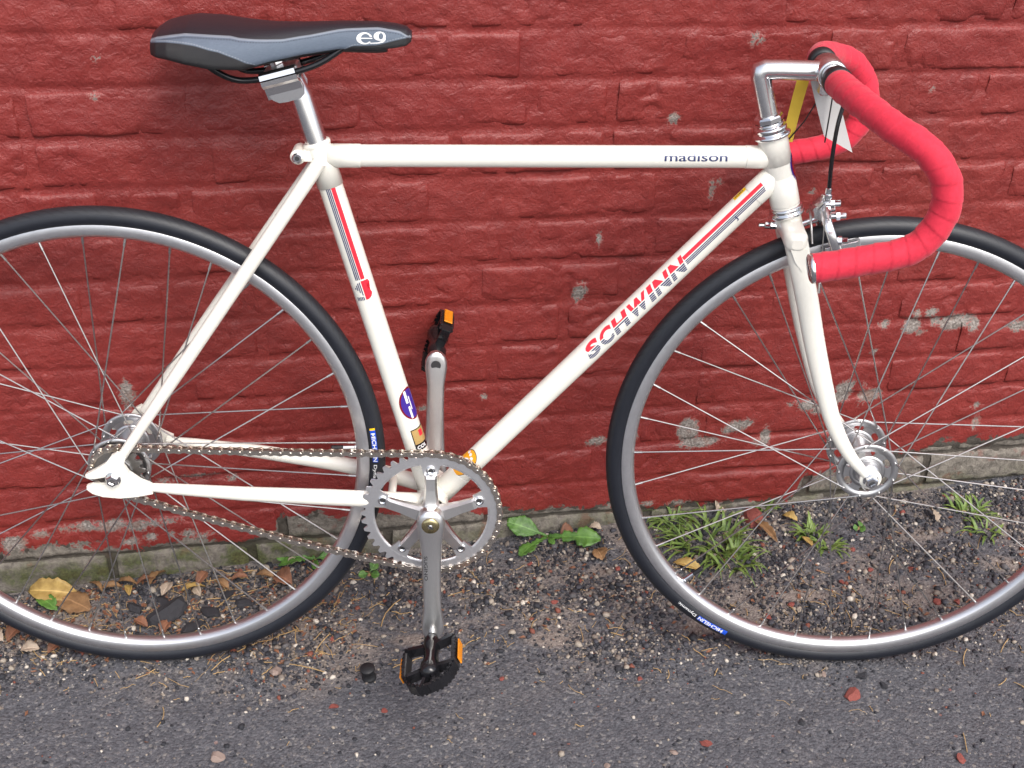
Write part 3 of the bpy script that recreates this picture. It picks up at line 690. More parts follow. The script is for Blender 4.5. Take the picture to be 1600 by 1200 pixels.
# ---- headset -------------------------------------------------------
b = MB()
b.lathe([(0.012, 0), (0.0175, 0), (0.0215, 0.0012), (0.0222, 0.003), (0.0210, 0.0052), (0.0180, 0.0065), (0.0178, 0.0080), (0.0190, 0.0090), (0.0190, 0.0125), (0.0178, 0.0135), (0.0150, 0.0142), (0.0150, 0.0152), (0.0165, 0.0156), (0.0165, 0.0172), (0.0150, 0.0176), (0.0150, 0.0186), (0.0168, 0.0190)], HT1, SA, 40)
hs_ = b.build('headset', M_CHROME, bike, T_ST)
b = MB(); b.lathe([(0.0168, 0.0190), (0.0172, 0.0195), (0.0172, 0.0245), (0.0155, 0.0262), (0.0105, 0.0265)], HT1, SA, 8, smooth=False)
b.build('headset_locknut', M_CHROME, hs_)
b = MB(); b.lathe([(0.012, 0), (0.0178, 0), (0.0195, -0.0015), (0.0200, -0.004), (0.0185, -0.0058), (0.0205, -0.0066), (0.0214, -0.0085), (0.0205, -0.0108), (0.0165, -0.0122), (0.012, -0.0122)], HT0, SA, 40)
b.build('headset_cup', M_CHROME, hs_)

# ---- fork ----------------------------------------------------------
b = MB()
cz = 0.3250
b.lathe([(0.0150, 0.0135), (0.0158, 0.011), (0.0162, 0.0), (0.0150, -0.010), (0.001, -0.012)], spt(cz), SA, 28)
crown = []
for y in (-0.0545, -0.052, -0.045, -0.03, 0, 0.03, 0.045, 0.052, 0.0545):
    k = abs(y); hx = 0.0140 if k < 0.05 else (0.011 if k < 0.053 else 0.006); hz = 0.0105 if k > 0.02 else 0.0120
    if k > 0.053: hz = 0.006
    c = spt(cz - 0.002 - 0.004 * (k / 0.05) ** 2, y)
    crown.append([c + np.array((hx * math.copysign(abs(math.cos(a)) ** .6, math.cos(a)), 0, hz * math.copysign(abs(math.sin(a)) ** .6, math.sin(a)))) for a in np.linspace(0, 2 * math.pi, 24, endpoint=False)])
b.rings(crown)
fork = b.build('fork', M_PAINT, bike, T_ST)
for sgn in (-1, 1):
    q = MB()
    P = smoothpath([(sx(0.322), sgn * 0.0425, 0.322), (sx(0.25), sgn * 0.0440, 0.25), (0.8690, sgn * 0.0460, 0.1873), (0.8872, sgn * 0.0475, 0.1296), (0.9060, sgn * 0.0490, 0.0780), (0.9300, sgn * 0.0505, 0.0360), (0.9560, sgn * 0.0520, 0.0060)], 6)
    N_ = len(P); rad = []
    for i in range(N_):
        t = i / (N_ - 1); a = 0.0141 * (1 - t) ** 0.9 + 0.0060 * t + 0.0012 * math.sin(math.pi * t); c = 0.0098 * (1 - t) + 0.0058 * t
        rad.append((c, a))
    # ellipse: x axis of the tube frame is across (y), so pass (across, along)
    q.tube(P, [(a_, c_) for c_, a_ in rad], 24); q.build('fork_blade', M_PAINT, fork)
    # crown tang with pointed tip
    q = MB(); q.extrude([(sx(0.312) - 0.0090, 0.312), (sx(0.312) + 0.0110, 0.312), (sx(0.296) + 0.0085, 0.296), (sx(0.284), 0.283), (sx(0.296) - 0.0065, 0.296)], sgn * 0.0500, sgn * 0.0534)
    q.build('crown_tang', M_PAINT, fork)
    q = MB(); q.lathe([(0.001, -0.0026), (0.0132, -0.0026), (0.0142, -0.0016), (0.0142, 0.0016), (0.0132, 0.0026), (0.001, 0.0026)], (0.9626, sgn * 0.0525, 0), (0, 1, 0), 28)
    q.build('fork_end', M_PAINT, fork)
q = MB(); q.cyl(spt(0.322) - np.array((0.0155, 0, 0)), spt(0.322) - np.array((0.0230, 0, 0)), 0.0052, 6, 0.0005)
q.cyl(spt(0.322) - np.array((0.0230, 0, 0.0003)), spt(0.322) - np.array((0.0300, 0, 0.0003)), 0.0045, 12, 0.001); q.cyl(spt(0.322) - np.array((0.0300, 0, 0.0003)), spt(0.322) - np.array((0.0370, 0, 0.0006)), 0.0026, 10, 0.0008)
q.build('brake_nut', M_CHROME, fork)

# ---- wheels --------------------------------------------------------
def wheel(center, T, phase, rear, label):
    o_ = (0, 0, 0); ay = (0, 1, 0)
    prof = [(0.3165, -0.0100), (0.3158, -0.0104), (0.3050, -0.0100), (0.3035, -0.0092), (0.2998, -0.0055), (0.2988, 0.0), (0.2998, 0.0055), (0.3035, 0.0092), (0.3050, 0.0100), (0.3158, 0.0104), (0.3165, 0.0100), (0.3150, 0.0085), (0.3110, 0.0060), (0.3110, -0.0060), (0.3150, -0.0085)]
    b = MB(); b.lathe(prof, o_, ay, 180, closed=True)
    w = b.build('wheel', M_RIM, bike, T @ Matrix.Translation(center))
    co = np.array(b.v); setattr_f(w.data, 'rr', np.hypot(co[:, 0], co[:, 2]))
    w['label'] = label
    # tyre
    prof = []; tr = []
    for a in np.linspace(-142, 142, 30):
        prof.append((0.3242 + 0.0123 * math.cos(R(a)), 0.0125 * math.sin(R(a)))); tr.append(1.0 if abs(a) < 52 else max(0, 1 - (abs(a) - 52) / 8))
    t = MB(); t.lathe(prof, o_, ay, 220, closed=True); ty = t.build('tyre', M_TYRE, w)
    setattr_f(ty.data, 'tread', np.tile(tr, 220))
    # hub
    h = MB(); yf = 0.0335
    h.lathe([(0.0075, -0.046), (0.0125, -0.046), (0.0150, -0.042), (0.0175, -yf - 0.0015), (0.0175, -yf + 0.0015), (0.0150, -0.024), (0.0138, -0.014), (0.0138, 0.014), (0.0150, 0.024), (0.0175, yf - 0.0015), (0.0175, yf + 0.0015), (0.0150, 0.042), (0.0125, 0.046), (0.0075, 0.046)], o_, ay, 36)
    hub = h.build('hub', M_HUB, w)
    for sgn in (-1, 1):
        f = MB(); n = 108; y0, y1 = sgn * (yf - 0.0017), sgn * (yf + 0.0017)
        f.lathe([(0.0305, -0.0017), (0.0392, -0.0017), (0.0400, -0.0009), (0.0400, 0.0009), (0.0392, 0.0017), (0.0305, 0.0017)], (0, sgn * yf, 0), ay, n, closed=True)
        f.lathe([(0.0160, -0.0016), (0.0230, -0.0016), (0.0230, 0.0016), (0.0160, 0.0016)], (0, sgn * yf, 0), ay, n, closed=True)
        for k in range(6):                      # webs between six oval cut-outs
            a0 = phase + k * math.pi / 3; rows = []
            for rr_, hw in ((0.0226, 0.42), (0.0240, 0.31), (0.0266, 0.26), (0.0292, 0.30), (0.0309, 0.38)):
                rows.append([(rr_ * math.cos(a0 + q * hw), rr_ * math.sin(a0 + q * hw)) for q in (-1, -.5, 0, .5, 1)])
            out = [r_[0] for r_ in rows] + rows[-1][1:4] + [r_[-1] for r_ in rows[::-1]] + rows[0][3:0:-1]
            f.extrude(out, sgn * yf - 0.00155, sgn * yf + 0.00155)
        fl = f.build('flange', M_HUB, w)
    # axle, cones, nuts
    e = 0.071 if rear else 0.0610
    q = MB()
    q.cyl((0, -e, 0), (0, e, 0), 0.0046, 14, 0.001); q.build('axle', M_STEEL, w)
    yin = 0.0662 if rear else 0.0552
    for sgn in (-1, 1):
        q = MB(); q.cyl((0, sgn * yin, 0), (0, sgn * (yin + 0.0016), 0), 0.0098, 28, 0.0006); q.build('washer', M_CHROME, w)
        q = MB(); q.lathe([(0.0045, 0.0016), (0.0086, 0.0016), (0.0086, 0.0080 if not rear else 0.0060), (0.0074, 0.0096 if not rear else 0.0075), (0.0045, 0.0098 if not rear else 0.0078)], (0, sgn * yin, 0), (0, sgn, 0), 6, smooth=False); q.build('axle_nut', M_CHROME, w)
        q = MB(); q.cyl((0, sgn * 0.046, 0), (0, sgn * (yin - 0.0050), 0), 0.0088, 24, 0.001); q.build('cone', M_CHROME, w)
    # spokes: 36, three-cross; four shapes turned round the axle
    rf, rn = 0.0368, 0.3005
    shapes = {}
    for sgn in (-1, 1):
        for ld in (-1, 1):
            q = MB(); ah = ld * R(62); y0 = sgn * (yf + 0.0012 * (1 if ld > 0 else -1) * 1.6)
            A = np.array((rf * math.cos(ah), y0, rf * math.sin(ah))); E = np.array((rn, sgn * 0.0015, 0)); dvec = unit(E - A)
            q.cyl(A + np.array((0, sgn * 0.0, 0)), E, 0.00098, 8)
            q.lathe([(0.0001, -0.0016), (0.0017, -0.0012), (0.0019, 0.0), (0.0017, 0.0012), (0.0001, 0.0016)], (A[0], sgn * yf + (0.0022 if ld > 0 else -0.0022) * sgn, A[2]), (0, 1, 0), 8)
            q.mi = 0
            q.cyl(E - dvec * 0.012, E + dvec * 0.001, 0.0017, 8, 0.0004)
            shapes[(sgn, ld)] = q
    meshes = {}
    for k in range(36):
        sgn = -1 if k % 2 == 0 else 1; ld = 1 if (k // 2) % 2 == 0 else -1
        ang = phase + k * 2 * math.pi / 36
        rot = Matrix.Rotation(-ang, 4, 'Y')
        if (sgn, ld) not in meshes:
            so = shapes[(sgn, ld)].build('spoke', M_STEEL, w, rot); meshes[(sgn, ld)] = so.data
        else: link('spoke', meshes[(sgn, ld)], w, rot)
    # valve
    va = phase + R(5) + (math.pi * 2 / 36) * (1 if rear else 21)
    va = R(2.0) if rear else R(223.5)
    q = MB(); dv = np.array((math.cos(va), 0, math.sin(va)))
    q.cyl(dv * 0.2995, dv * 0.281, 0.0030, 12, 0.0006); q.cyl(dv * 0.2998, dv * 0.2965, 0.0048, 14, 0.0008); q.build('valve', M_CHROME, w)
    q = MB(); q.cyl(dv * 0.283, dv * 0.2665, 0.0033, 12, 0.001); q.build('valve_cap', M_BLKMAT, w)
    # sidewall print
    def side(s, v, a0, flip, lift):
        # s along the circumference, v radial from rim outwards (0..1)
        ca = R(-(112 - 62 * v)); r_ = 0.3242 + (0.0123 + lift) * math.cos(ca); y = (0.0125 + lift) * math.sin(ca)
        an = a0 + flip * s / 0.322
        return (r_ * math.cos(an), y, r_ * math.sin(an))
    a0, flip = (R(7.5), -1) if rear else (R(241.5), -1)
    bm = rect_bm([(0, 0.047, 0.10, 0.62, 0), (-0.003, 0, 0.10, 0.62, 1)]); slice_bm(bm, 0, [0.005 * k for k in range(1, 10)]); slice_bm(bm, 1, (0.25, 0.4, 0.5))
    decal('print_patch', bm, None, None, 0, [M_TBLUE, M_YEL if rear else M_TBLUE], w, fn=lambda s, v: side(s, v, a0, flip, 0.0003))
    bm = text_bm('MICHELIN', 0.02)
    for v in bm.verts: v.co = Vector((0.004 + v.co.x * 0.042, 0.17 + v.co.y * 0.38, 0))
    slice_bm(bm, 0, [0.005 * k for k in range(1, 10)]); decal('tyre_print', bm, None, None, 0, [M_WHITE], w, fn=lambda s, v: side(s, v, a0, flip, 0.0007))
    bm = text_bm('Dynamic', 0.01)
    for v in bm.verts: v.co = Vector((0.051 + v.co.x * 0.034, 0.10 + v.co.y * 0.40, 0))
    slice_bm(bm, 0, [0.055 + 0.005 * k for k in range(7)]); decal('tyre_print', bm, None, None, 0, [M_WHITE], w, fn=lambda s, v: side(s, v, a0, flip, 0.0004))
    return w
rear_w = wheel((0, 0, 0), T_OFF, R(3.5), True, 'rear wheel with silver rim and black tyre')
front_w = wheel((0.9626, 0, 0), T_ST, R(0.0), False, 'front wheel with silver rim and black tyre')
# sprocket and lockring belong to the rear wheel
def gear(b, c, n, rp, y0, y1, rin, tipk=0.0028):
    pts = []
    for k in range(n):
        a = 2 * math.pi * k / n; da = 2 * math.pi / n
        for f, r in ((-0.5, rp - 0.0042), (-0.36, rp - 0.0034), (-0.27, rp - 0.0008), (-0.13, rp + tipk), (0.13, rp + tipk), (0.27, rp - 0.0008), (0.36, rp - 0.0034)):
            pts.append((c[0] + r * math.cos(a + f * da), c[1] + r * math.sin(a + f * da)))
    N_ = len(pts); inn = [(c[0] + rin * math.cos(2 * math.pi * (i - 3.5) / N_), c[1] + rin * math.sin(2 * math.pi * (i - 3.5) / N_)) for i in range(N_)]
    V = [(x, y0, z) for x, z in pts] + [(x, y1, z) for x, z in pts] + [(x, y0, z) for x, z in inn] + [(x, y1, z) for x, z in inn]
    F = []
    for i in range(N_):
        j = (i + 1) % N_
        F += [(i, j, N_ + j, N_ + i), (2 * N_ + j, 2 * N_ + i, 3 * N_ + i, 3 * N_ + j), (i, 2 * N_ + i, 2 * N_ + j, j), (N_ + i, N_ + j, 3 * N_ + j, 3 * N_ + i)]
    b.add(V, F, False)
CH_Y = -0.0445
q = MB(); gear(q, (0, 0), 16, 0.03255, CH_Y - 0.0014, CH_Y + 0.0014, 0.0150); q.build('sprocket', M_DARKST, rear_w)
q = MB(); q.lathe([(0.010, -0.0042), (0.0195, -0.0042), (0.0205, -0.003), (0.0205, 0.0), (0.010, 0.0)], (0, CH_Y - 0.0014, 0), (0, 1, 0), 18, smooth=False); q.build('lockring', M_DARKST, rear_w)
q = MB(); q.cyl((0, CH_Y + 0.001, 0), (0, -0.034, 0), 0.0180, 28, 0.001); q.build('sprocket_carrier', M_DARKST, rear_w)

# ---- crankset ------------------------------------------------------
RC = np.array((BBC[0], BBC[2])); RP = 12.7e-3 / (2 * math.sin(math.pi / 44))
b = MB(); gear(b, RC, 44, RP, CH_Y - 0.0014, CH_Y + 0.0014, 0.0765, 0.0024)
b.lathe([(0.0735, -0.0012), (0.0790, -0.0012), (0.0790, 0.0012), (0.0735, 0.0012)], (RC[0], CH_Y, RC[1]), (0, 1, 0), 132, closed=True)
crank = b.build('chainring', M_BRUSH, bike, T_OFF)
ARMS = [90 + 72 * k for k in range(5)]
yb = CH_Y - 0.0016
for a in ARMS:
    ca, sa = math.cos(R(a)), math.sin(R(a))
    def P_(r, tt): return (RC[0] + r * ca - tt * sa, RC[1] + r * sa + tt * ca)
    q = MB()                                   # boss plate on the ring
    arc = [P_(0.0765, t_) for t_ in (-0.020, -0.0165)]
    out = [P_(0.0760, -0.0190), P_(0.0725, -0.0125), P_(0.0655, -0.0105), P_(0.0595, -0.0095), P_(0.0595, 0.0095), P_(0.0655, 0.0105), P_(0.0725, 0.0125), P_(0.0760, 0.0190), P_(0.0780, 0.010), P_(0.0785, 0.0), P_(0.0780, -0.010)]
    q.extrude(out, yb + 0.0003, yb + 0.0028); q.build('ring_lobe', M_BRUSH, crank)
    q = MB(); secs = []
    for r, hw, t0, t1 in ((0.006, 0.0125, 0.0, 0.0125), (0.020, 0.0100, 0.0, 0.0125), (0.040, 0.0080, 0.0, 0.0095), (0.0570, 0.0078, 0.0, 0.0080), (0.0600, 0.0080, 0.0, 0.0065), (0.0605, 0.0080, 0.0, 0.0030)):
        ring = []
        for tt, yy in ((-1, 0), (1, 0), (1, .55), (.72, 1), (-.72, 1), (-1, .55)):
            x, z = P_(r, tt * hw); ring.append((x, yb - t0 - yy * (t1 - t0), z))
        secs.append(ring)
    q.rings(secs, smooth=False); q.build('spider_arm', M_SATIN, crank)
    x, z = P_(0.0655, 0)
    q = MB(); q.lathe([(0.0001, -0.0010), (0.0032, -0.0010), (0.0036, -0.0022), (0.0058, -0.0022), (0.0062, -0.001), (0.0062, 0.0008)], (x, yb, z), (0, 1, 0), 20); q.build('ring_bolt', M_CHROME, crank)
    q = MB(); q.cyl((x, yb - 0.0011, z), (x, yb - 0.0016, z), 0.0026, 5); q.build('bolt_socket', M_HOLE, crank)
LEN = 0.945
def crank_arm(y0, y1, ang, sgn):
    """lofted crank arm from the spindle to the pedal eye; outer face rounded, slim waist"""
    q = MB(); secs = []; dx, dz = math.cos(ang), math.sin(ang); px, pz = -dz, dx
    for s, hw, th in ((-0.0205, 0.004, 0.010), (-0.019, 0.0095, 0.017), (-0.012, 0.0160, 0.0215), (0.0, 0.0185, 0.0225), (0.014, 0.0172, 0.0205), (0.030, 0.0145, 0.0170), (0.060, 0.0128, 0.0135), (0.100, 0.0118, 0.0125), (0.135, 0.0118, 0.0125), (0.150, 0.0136, 0.0130), (0.160, 0.0148, 0.0132), (0.170, 0.0146, 0.0130), (0.178, 0.0118, 0.0120), (0.1835, 0.0070, 0.0100), (0.1850, 0.003, 0.008)):
        t = max(0, min(1, s / 0.170)); yc = y0 + (y1 - y0) * t
        ring = []
        for a in np.linspace(0, 2 * math.pi, 20, endpoint=False):
            ca_, sa_ = math.cos(a), math.sin(a)
            e = 0.55
            w_ = hw * math.copysign(abs(ca_) ** e, ca_); y_ = th / 2 * math.copysign(abs(sa_) ** e, sa_)
            ring.append((BBC[0] + s * LEN * dx + w_ * px, yc + y_, BBC[2] + s * LEN * dz + w_ * pz))
        secs.append(ring)
    q.rings(secs); return q
q = crank_arm(-0.0640, -0.0800, R(-89.3), -1); near_arm = q.build('crank_arm', M_SATIN, crank)
q = crank_arm(0.0600, 0.0770, R(88.7), 1); far_arm = q.build('crank_arm', M_SATIN, crank)
def apt(r, ang, y): return np.array((BBC[0] + r * math.cos(ang), y, BBC[2] + r * math.sin(ang)))
q = MB(); pe = apt(0.1575, R(88.7), 0.0); q.cyl((pe[0], 0.0702, pe[2]), (pe[0], 0.0698, pe[2]), 0.0066, 24); q.build('pedal_eye', M_HOLE, crank)
q = MB(); q.lathe([(0.0001, -0.0028), (0.0072, -0.0028), (0.0096, -0.0020), (0.0108, -0.0012), (0.0115, 0.0), (0.0115, 0.004)], (BBC[0], -0.0752, BBC[2]), (0, 1, 0), 32); q.build('dust_cap', M_BRONZE, crank)
q = MB(); rt = np.array(Matrix.Rotation(R(40), 3, 'Y')); q.box((BBC[0], -0.0781, BBC[2]), 0.009, 0.0008, 0.0016, rt); q.build('cap_slot', M_HOLE, crank)
q = MB(); q.lathe([(0.0001, -0.0033), (0.0022, -0.0033), (0.0030, -0.0028)], (BBC[0], -0.0752, BBC[2]), (0, 1, 0), 16); q.build('cap_centre', M_CHROME, crank)
q = MB(); q.cyl((BBC[0], -0.060, BBC[2]), (BBC[0], 0.060, BBC[2]), 0.0085, 20); q.build('spindle', M_DARKST, crank)
# fine engraving on the arms: name along the near arm, marks on the far arm
def arm_text(s, y, ang, size, s0, v0, mat, up=1):
    bm = text_bm(s, 0.005); dx, dz = math.cos(ang), math.sin(ang)
    L, H = size
    return decal('arm_print', bm, None, None, 0, [mat], crank, fn=lambda a, c: tuple(np.array((BBC[0], 0, BBC[2])) + np.array((dx, 0, dz)) * (s0 + a * L) + np.array((-dz, 0, dx)) * (v0 + c * H) * up + np.array((0, y(s0 + a * L), 0))))
arm_text('SUGINO', lambda s: -0.0640 - 0.016 * min(1, s / LEN / 0.17) - 0.5 * float(np.interp(s / LEN, [0.03, 0.06, 0.10], [0.0170, 0.0135, 0.0125])) - 0.0003, R(-89.3), (0.036, 0.0044), 0.046, -0.0094, M_HOLE)

# ---- chain ---------------------------------------------------------
r1, r2 = 0.03255, RP; c1 = np.array((0., 0.)); c2 = RC
D_ = np.linalg.norm(c2 - c1); ang0 = math.atan2(*(c2 - c1)[::-1]); be = math.acos((r1 - r2) / D_)
# outline: upper tangent to the ring, round the ring, lower tangent back, round the sprocket
au, al = ang0 + be, ang0 - be
pts = []
def arc(c, r, a, b_, n): return [c + r * np.array((math.cos(t), math.sin(t))) for t in np.linspace(a, b_, n)]
pts += arc(c2, r2, au, al, 400)
lo = [c2 + r2 * np.array((math.cos(al), math.sin(al))), c1 + r1 * np.array((math.cos(al), math.sin(al)))]
low = []
for t in np.linspace(0, 1, 200)[1:-1]:
    p_ = lerp(lo[0], lo[1], t); low.append(p_ - np.array((0, 0.006 * 4 * t * (1 - t))))
pts += low
pts += arc(c1, r1, al, au - 2 * math.pi, 200)
up = [c1 + r1 * np.array((math.cos(au), math.sin(au))), c2 + r2 * np.array((math.cos(au), math.sin(au)))]
pts += [lerp(up[0], up[1], t) - np.array((0, 0.0015 * 4 * t * (1 - t))) for t in np.linspace(0, 1, 200)[1:-1]]
pts = np.array(pts + [pts[0]]); seg = np.r_[0, np.cumsum(np.linalg.norm(np.diff(pts, axis=0), axis=1))]
NL = int(round(seg[-1] / 0.0127 / 2)) * 2
pins = np.stack([np.interp(np.arange(NL) * seg[-1] / NL, seg, pts[:, k]) for k in (0, 1)], 1)
def link_mesh(outer):
    q = MB(); pt = seg[-1] / NL; rp_, rw = 0.0042, 0.0029
    yo = 0.0036 if outer else 0.0024
    out = []
    for a in np.linspace(90, 270, 9): out.append((rp_ * math.cos(R(a)), rp_ * math.sin(R(a))))
    out.append((pt * 0.5, -rw))
    for a in np.linspace(-90, 90, 9): out.append((pt + rp_ * math.cos(R(a)), rp_ * math.sin(R(a))))
    out.append((pt * 0.5, rw))
    for s_ in (-1, 1): q.extrude(out, s_ * yo - 0.0005, s_ * yo + 0.0005)
    if outer:
        for x in (0, pt): q.cyl((x, -0.0049, 0), (x, 0.0049, 0), 0.0019, 10, 0.0004)
    else:
        for x in (0, pt): q.cyl((x, -0.0019, 0), (x, 0.0019, 0), 0.0039, 12)
    return q
chain = None; lm = {}
for k in range(NL):
    a, c = pins[k], pins[(k + 1) % NL]; an = math.atan2(c[1] - a[1], c[0] - a[0])
    T = Matrix.Translation((a[0], CH_Y, a[1])) @ Matrix.Rotation(-an, 4, 'Y'); outer = k % 2 == 0
    if chain is None:
        chain = link_mesh(True).build('chain', M_CHAIN, bike, T_OFF @ T); T0 = T.inverted(); lm[True] = chain.data
        chain['label'] = 'silver-brown roller chain'
    elif outer not in lm: lm[outer] = link_mesh(outer).build('chain_link', M_CHAIN, chain, T0 @ T).data
    else: link('chain_link', lm[outer], chain, T0 @ T)

# ---- pedals --------------------------------------------------------
def pedal(loc, sgn, tilt):
    """platform pedal: sgn -1 points towards -y. x runs fore and aft, local y outwards"""
    T = T_OFF @ Matrix.Translation(loc) @ Matrix.Rotation(tilt, 4, 'Y') @ Matrix.Diagonal((0.86, sgn, 1, 1))
    H = 0.0125
    b = MB()
    b.lathe([(0.0001, 0.0), (0.0085, 0.0), (0.0095, 0.004), (0.0125, 0.010), (0.0125, 0.022), (0.0105, 0.030), (0.0115, 0.050), (0.0150, 0.060), (0.0158, 0.070), (0.0140, 0.078), (0.0090, 0.0815), (0.0001, 0.0820)], (0, 0, 0), (0, 1, 0), 24)
    p_ = b.build('pedal', M_BLACK, bike, T)
    def bar(path, w, h, name='cage_plate', teeth=True):
        q = MB(); P = [np.array(x, float) for x in path]
        rr = []
        for i, c in enumerate(P):
            d_ = unit(P[min(i + 1, len(P) - 1)] - P[max(i - 1, 0)]); nrm = np.array((d_[1], -d_[0], 0))
            z0 = h
            rr.append([c + nrm * w / 2 + np.array((0, 0, -z0)), c + nrm * w / 2 + np.array((0, 0, z0)), c - nrm * w / 2 + np.array((0, 0, z0)), c - nrm * w / 2 + np.array((0, 0, -z0))])
        q.rings(rr, smooth=False)
        if teeth:
            tot = np.r_[0, np.cumsum([np.linalg.norm(P[i + 1] - P[i]) for i in range(len(P) - 1)])]
            for s_ in np.arange(0.004, tot[-1] - 0.003, 0.0075):
                c = np.array([np.interp(s_, tot, [p[k] for p in P]) for k in range(3)])
                for zz in (-1, 1): q.box(c + np.array((0, 0, zz * (h + 0.0010))), 0.0036, 0.0036, 0.0026)
        return q.build(name, M_BLACK, p_)
    for xs in (-1, 1):
        bar([(xs * 0.038, 0.016, 0), (xs * 0.0415, 0.026, 0), (xs * 0.0425, 0.050, 0), (xs * 0.0400, 0.072, 0), (xs * 0.0320, 0.088, 0), (xs * 0.018, 0.098, 0), (0, 0.1005, 0)], 0.0046, H * 0.56)
        bar([(xs * 0.009, 0.020, 0), (xs * 0.024, 0.018, 0), (xs * 0.038, 0.016, 0)], 0.0060, H * 0.5, 'inner_web', False)
        bar([(xs * 0.009, 0.066, 0), (xs * 0.024, 0.068, 0), (xs * 0.040, 0.069, 0)], 0.0065, H * 0.5, 'outer_web', False)
        bar([(xs * 0.005, 0.078, 0), (xs * 0.011, 0.098, 0)], 0.005, H * 0.45, 'end_web', False)
        q = MB(); q.box((xs * 0.0400, 0.048, 0), 0.0065, 0.048, 0.0185, bev=0.0015); q.build('reflector_housing', M_BLKMAT, p_)
        q = MB(); q.box((xs * 0.0470, 0.048, 0), 0.0026, 0.038, 0.0120, bev=0.0008); q.build('reflector', M_ORANGE, p_)
    q = MB(); q.cyl((0, -0.014, 0), (0, 0.001, 0), 0.0062, 16, 0.001); q.build('pedal_axle', M_STEEL, p_)
    return p_
pn = apt(0.1595, R(-89.3), -0.098); pf = apt(0.1590, R(88.7), 0.094)
pedal(Vector(pn), -1, R(-24)); pedal(Vector(pf), 1, R(-68))

# ---- saddle, post --------------------------------------------------
SX = [0.0940, 0.0980, 0.1060, 0.1200, 0.1380, 0.1650, 0.1950, 0.2250, 0.2600, 0.3000, 0.3400, 0.3620, 0.3740, 0.3795]
SW = [0.0280, 0.0460, 0.0570, 0.0655, 0.0700, 0.0690, 0.0590, 0.0430, 0.0300, 0.0235, 0.0210, 0.0188, 0.0160, 0.0085]
SZT = [0.5390, 0.5460, 0.5510, 0.5545, 0.5575, 0.5570, 0.5540, 0.5525, 0.5535, 0.5555, 0.5560, 0.5540, 0.5510, 0.5460]
SZB = [0.5270, 0.5265, 0.5260, 0.5255, 0.5220, 0.5165, 0.5140, 0.5200, 0.5255, 0.5310, 0.5300, 0.5320, 0.5340, 0.5375]
ns, nt = 110, 64
b = MB(); rings = []; seam = []; wing = []; arcv = []
for i in range(ns):
    x = SX[0] + (SX[-1] - SX[0]) * (1 - math.cos(math.pi * i / (ns - 1))) / 2 if False else SX[0] + (SX[-1] - SX[0]) * i / (ns - 1)
    t_ = i / (ns - 1); x = SX[0] + (SX[-1] - SX[0]) * (t_ * 0.5 + 0.5 * (3 * t_ ** 2 - 2 * t_ ** 3)) if True else x
    hw = np.interp(x, SX, SW); zt = np.interp(x, SX, SZT); zb = np.interp(x, SX, SZB)
    fs = np.interp(x, [0.094, 0.14, 0.187, 0.214, 0.24, 0.27, 0.31, 0.345, 0.368, 0.3795], [0.72, 0.80, 0.80, 0.70, 0.62, 0.66, 0.80, 0.84, 0.75, 0.45])
    fw = np.interp(x, [0.094, 0.12, 0.15, 0.175, 0.195, 0.208, 0.22, 0.30, 0.315, 0.345, 0.375, 0.3795], [0.60, 0.60, 0.56, 0.45, 0.27, 0.02, -0.3, -0.3, 0.12, 0.18, 0.45, 0.5])
    ring = []
    for j in range(nt):
        a = -118 + 236 * j / (nt - 1); ar = R(abs(a)); sg = math.copysign(1, a)
        if abs(a) <= 90:
            y = hw * math.sin(ar) ** 0.80; f = math.cos(ar) ** 0.62
            z = zb + (zt - zb) * f
        else:
            k = (abs(a) - 90) / 28; y = hw * (1 - 0.22 * k); z = zb - 0.003 * math.sin(k * math.pi / 2) + 0.004 * k * k; f = -0.05 - 0.2 * k
        ring.append((x, sg * y, z)); H_ = max(zt - zb, 0.01)
        seam.append((f - fs) * H_); wing.append((fw - f) * H_); arcv.append(x)
    rings.append(ring)
b.rings(rings, closed_ring=False, cap=False)
b.add(rings[0], [tuple(range(nt))], True); b.add(rings[-1], [tuple(range(nt))], True)
seam += seam[:nt] + seam[-nt:]; wing += wing[:nt] + wing[-nt:]; arcv += arcv[:nt] + arcv[-nt:]
saddle = b.build('saddle', M_SADDLE, bike, T_OFF); saddle['label'] = 'black and steel-grey padded saddle with stitched panels'
setattr_f(saddle.data, 'seam', seam); setattr_f(saddle.data, 'wing', wing); setattr_f(saddle.data, 'arc', arcv)
# underside shell
b = MB(); rr = []
for x in np.linspace(0.112, 0.352, 24):
    hw = np.interp(x, SX, SW) * 0.80; zb = np.interp(x, SX, SZB)
    rr.append([(x, hw * math.cos(a), zb - 0.002 + 0.006 * math.sin(a)) for a in np.linspace(0, 2 * math.pi, 20, endpoint=False)])
b.rings(rr); b.build('saddle_shell', M_BLKMAT, saddle)
for sgn in (-1, 1):
    q = MB(); q.tube(smoothpath([(0.150, sgn * 0.040, 0.522), (0.162, sgn * 0.034, 0.508), (0.178, sgn * 0.026, 0.4970), (0.195, sgn * 0.022, 0.4935), (0.225, sgn * 0.0220, 0.4975), (0.256, sgn * 0.0215, 0.5055), (0.280, sgn * 0.019, 0.5145), (0.305, sgn * 0.015, 0.5300), (0.318, sgn * 0.013, 0.536)], 6), 0.0036, 12)
    q.build('saddle_rail', M_BLACK, saddle)
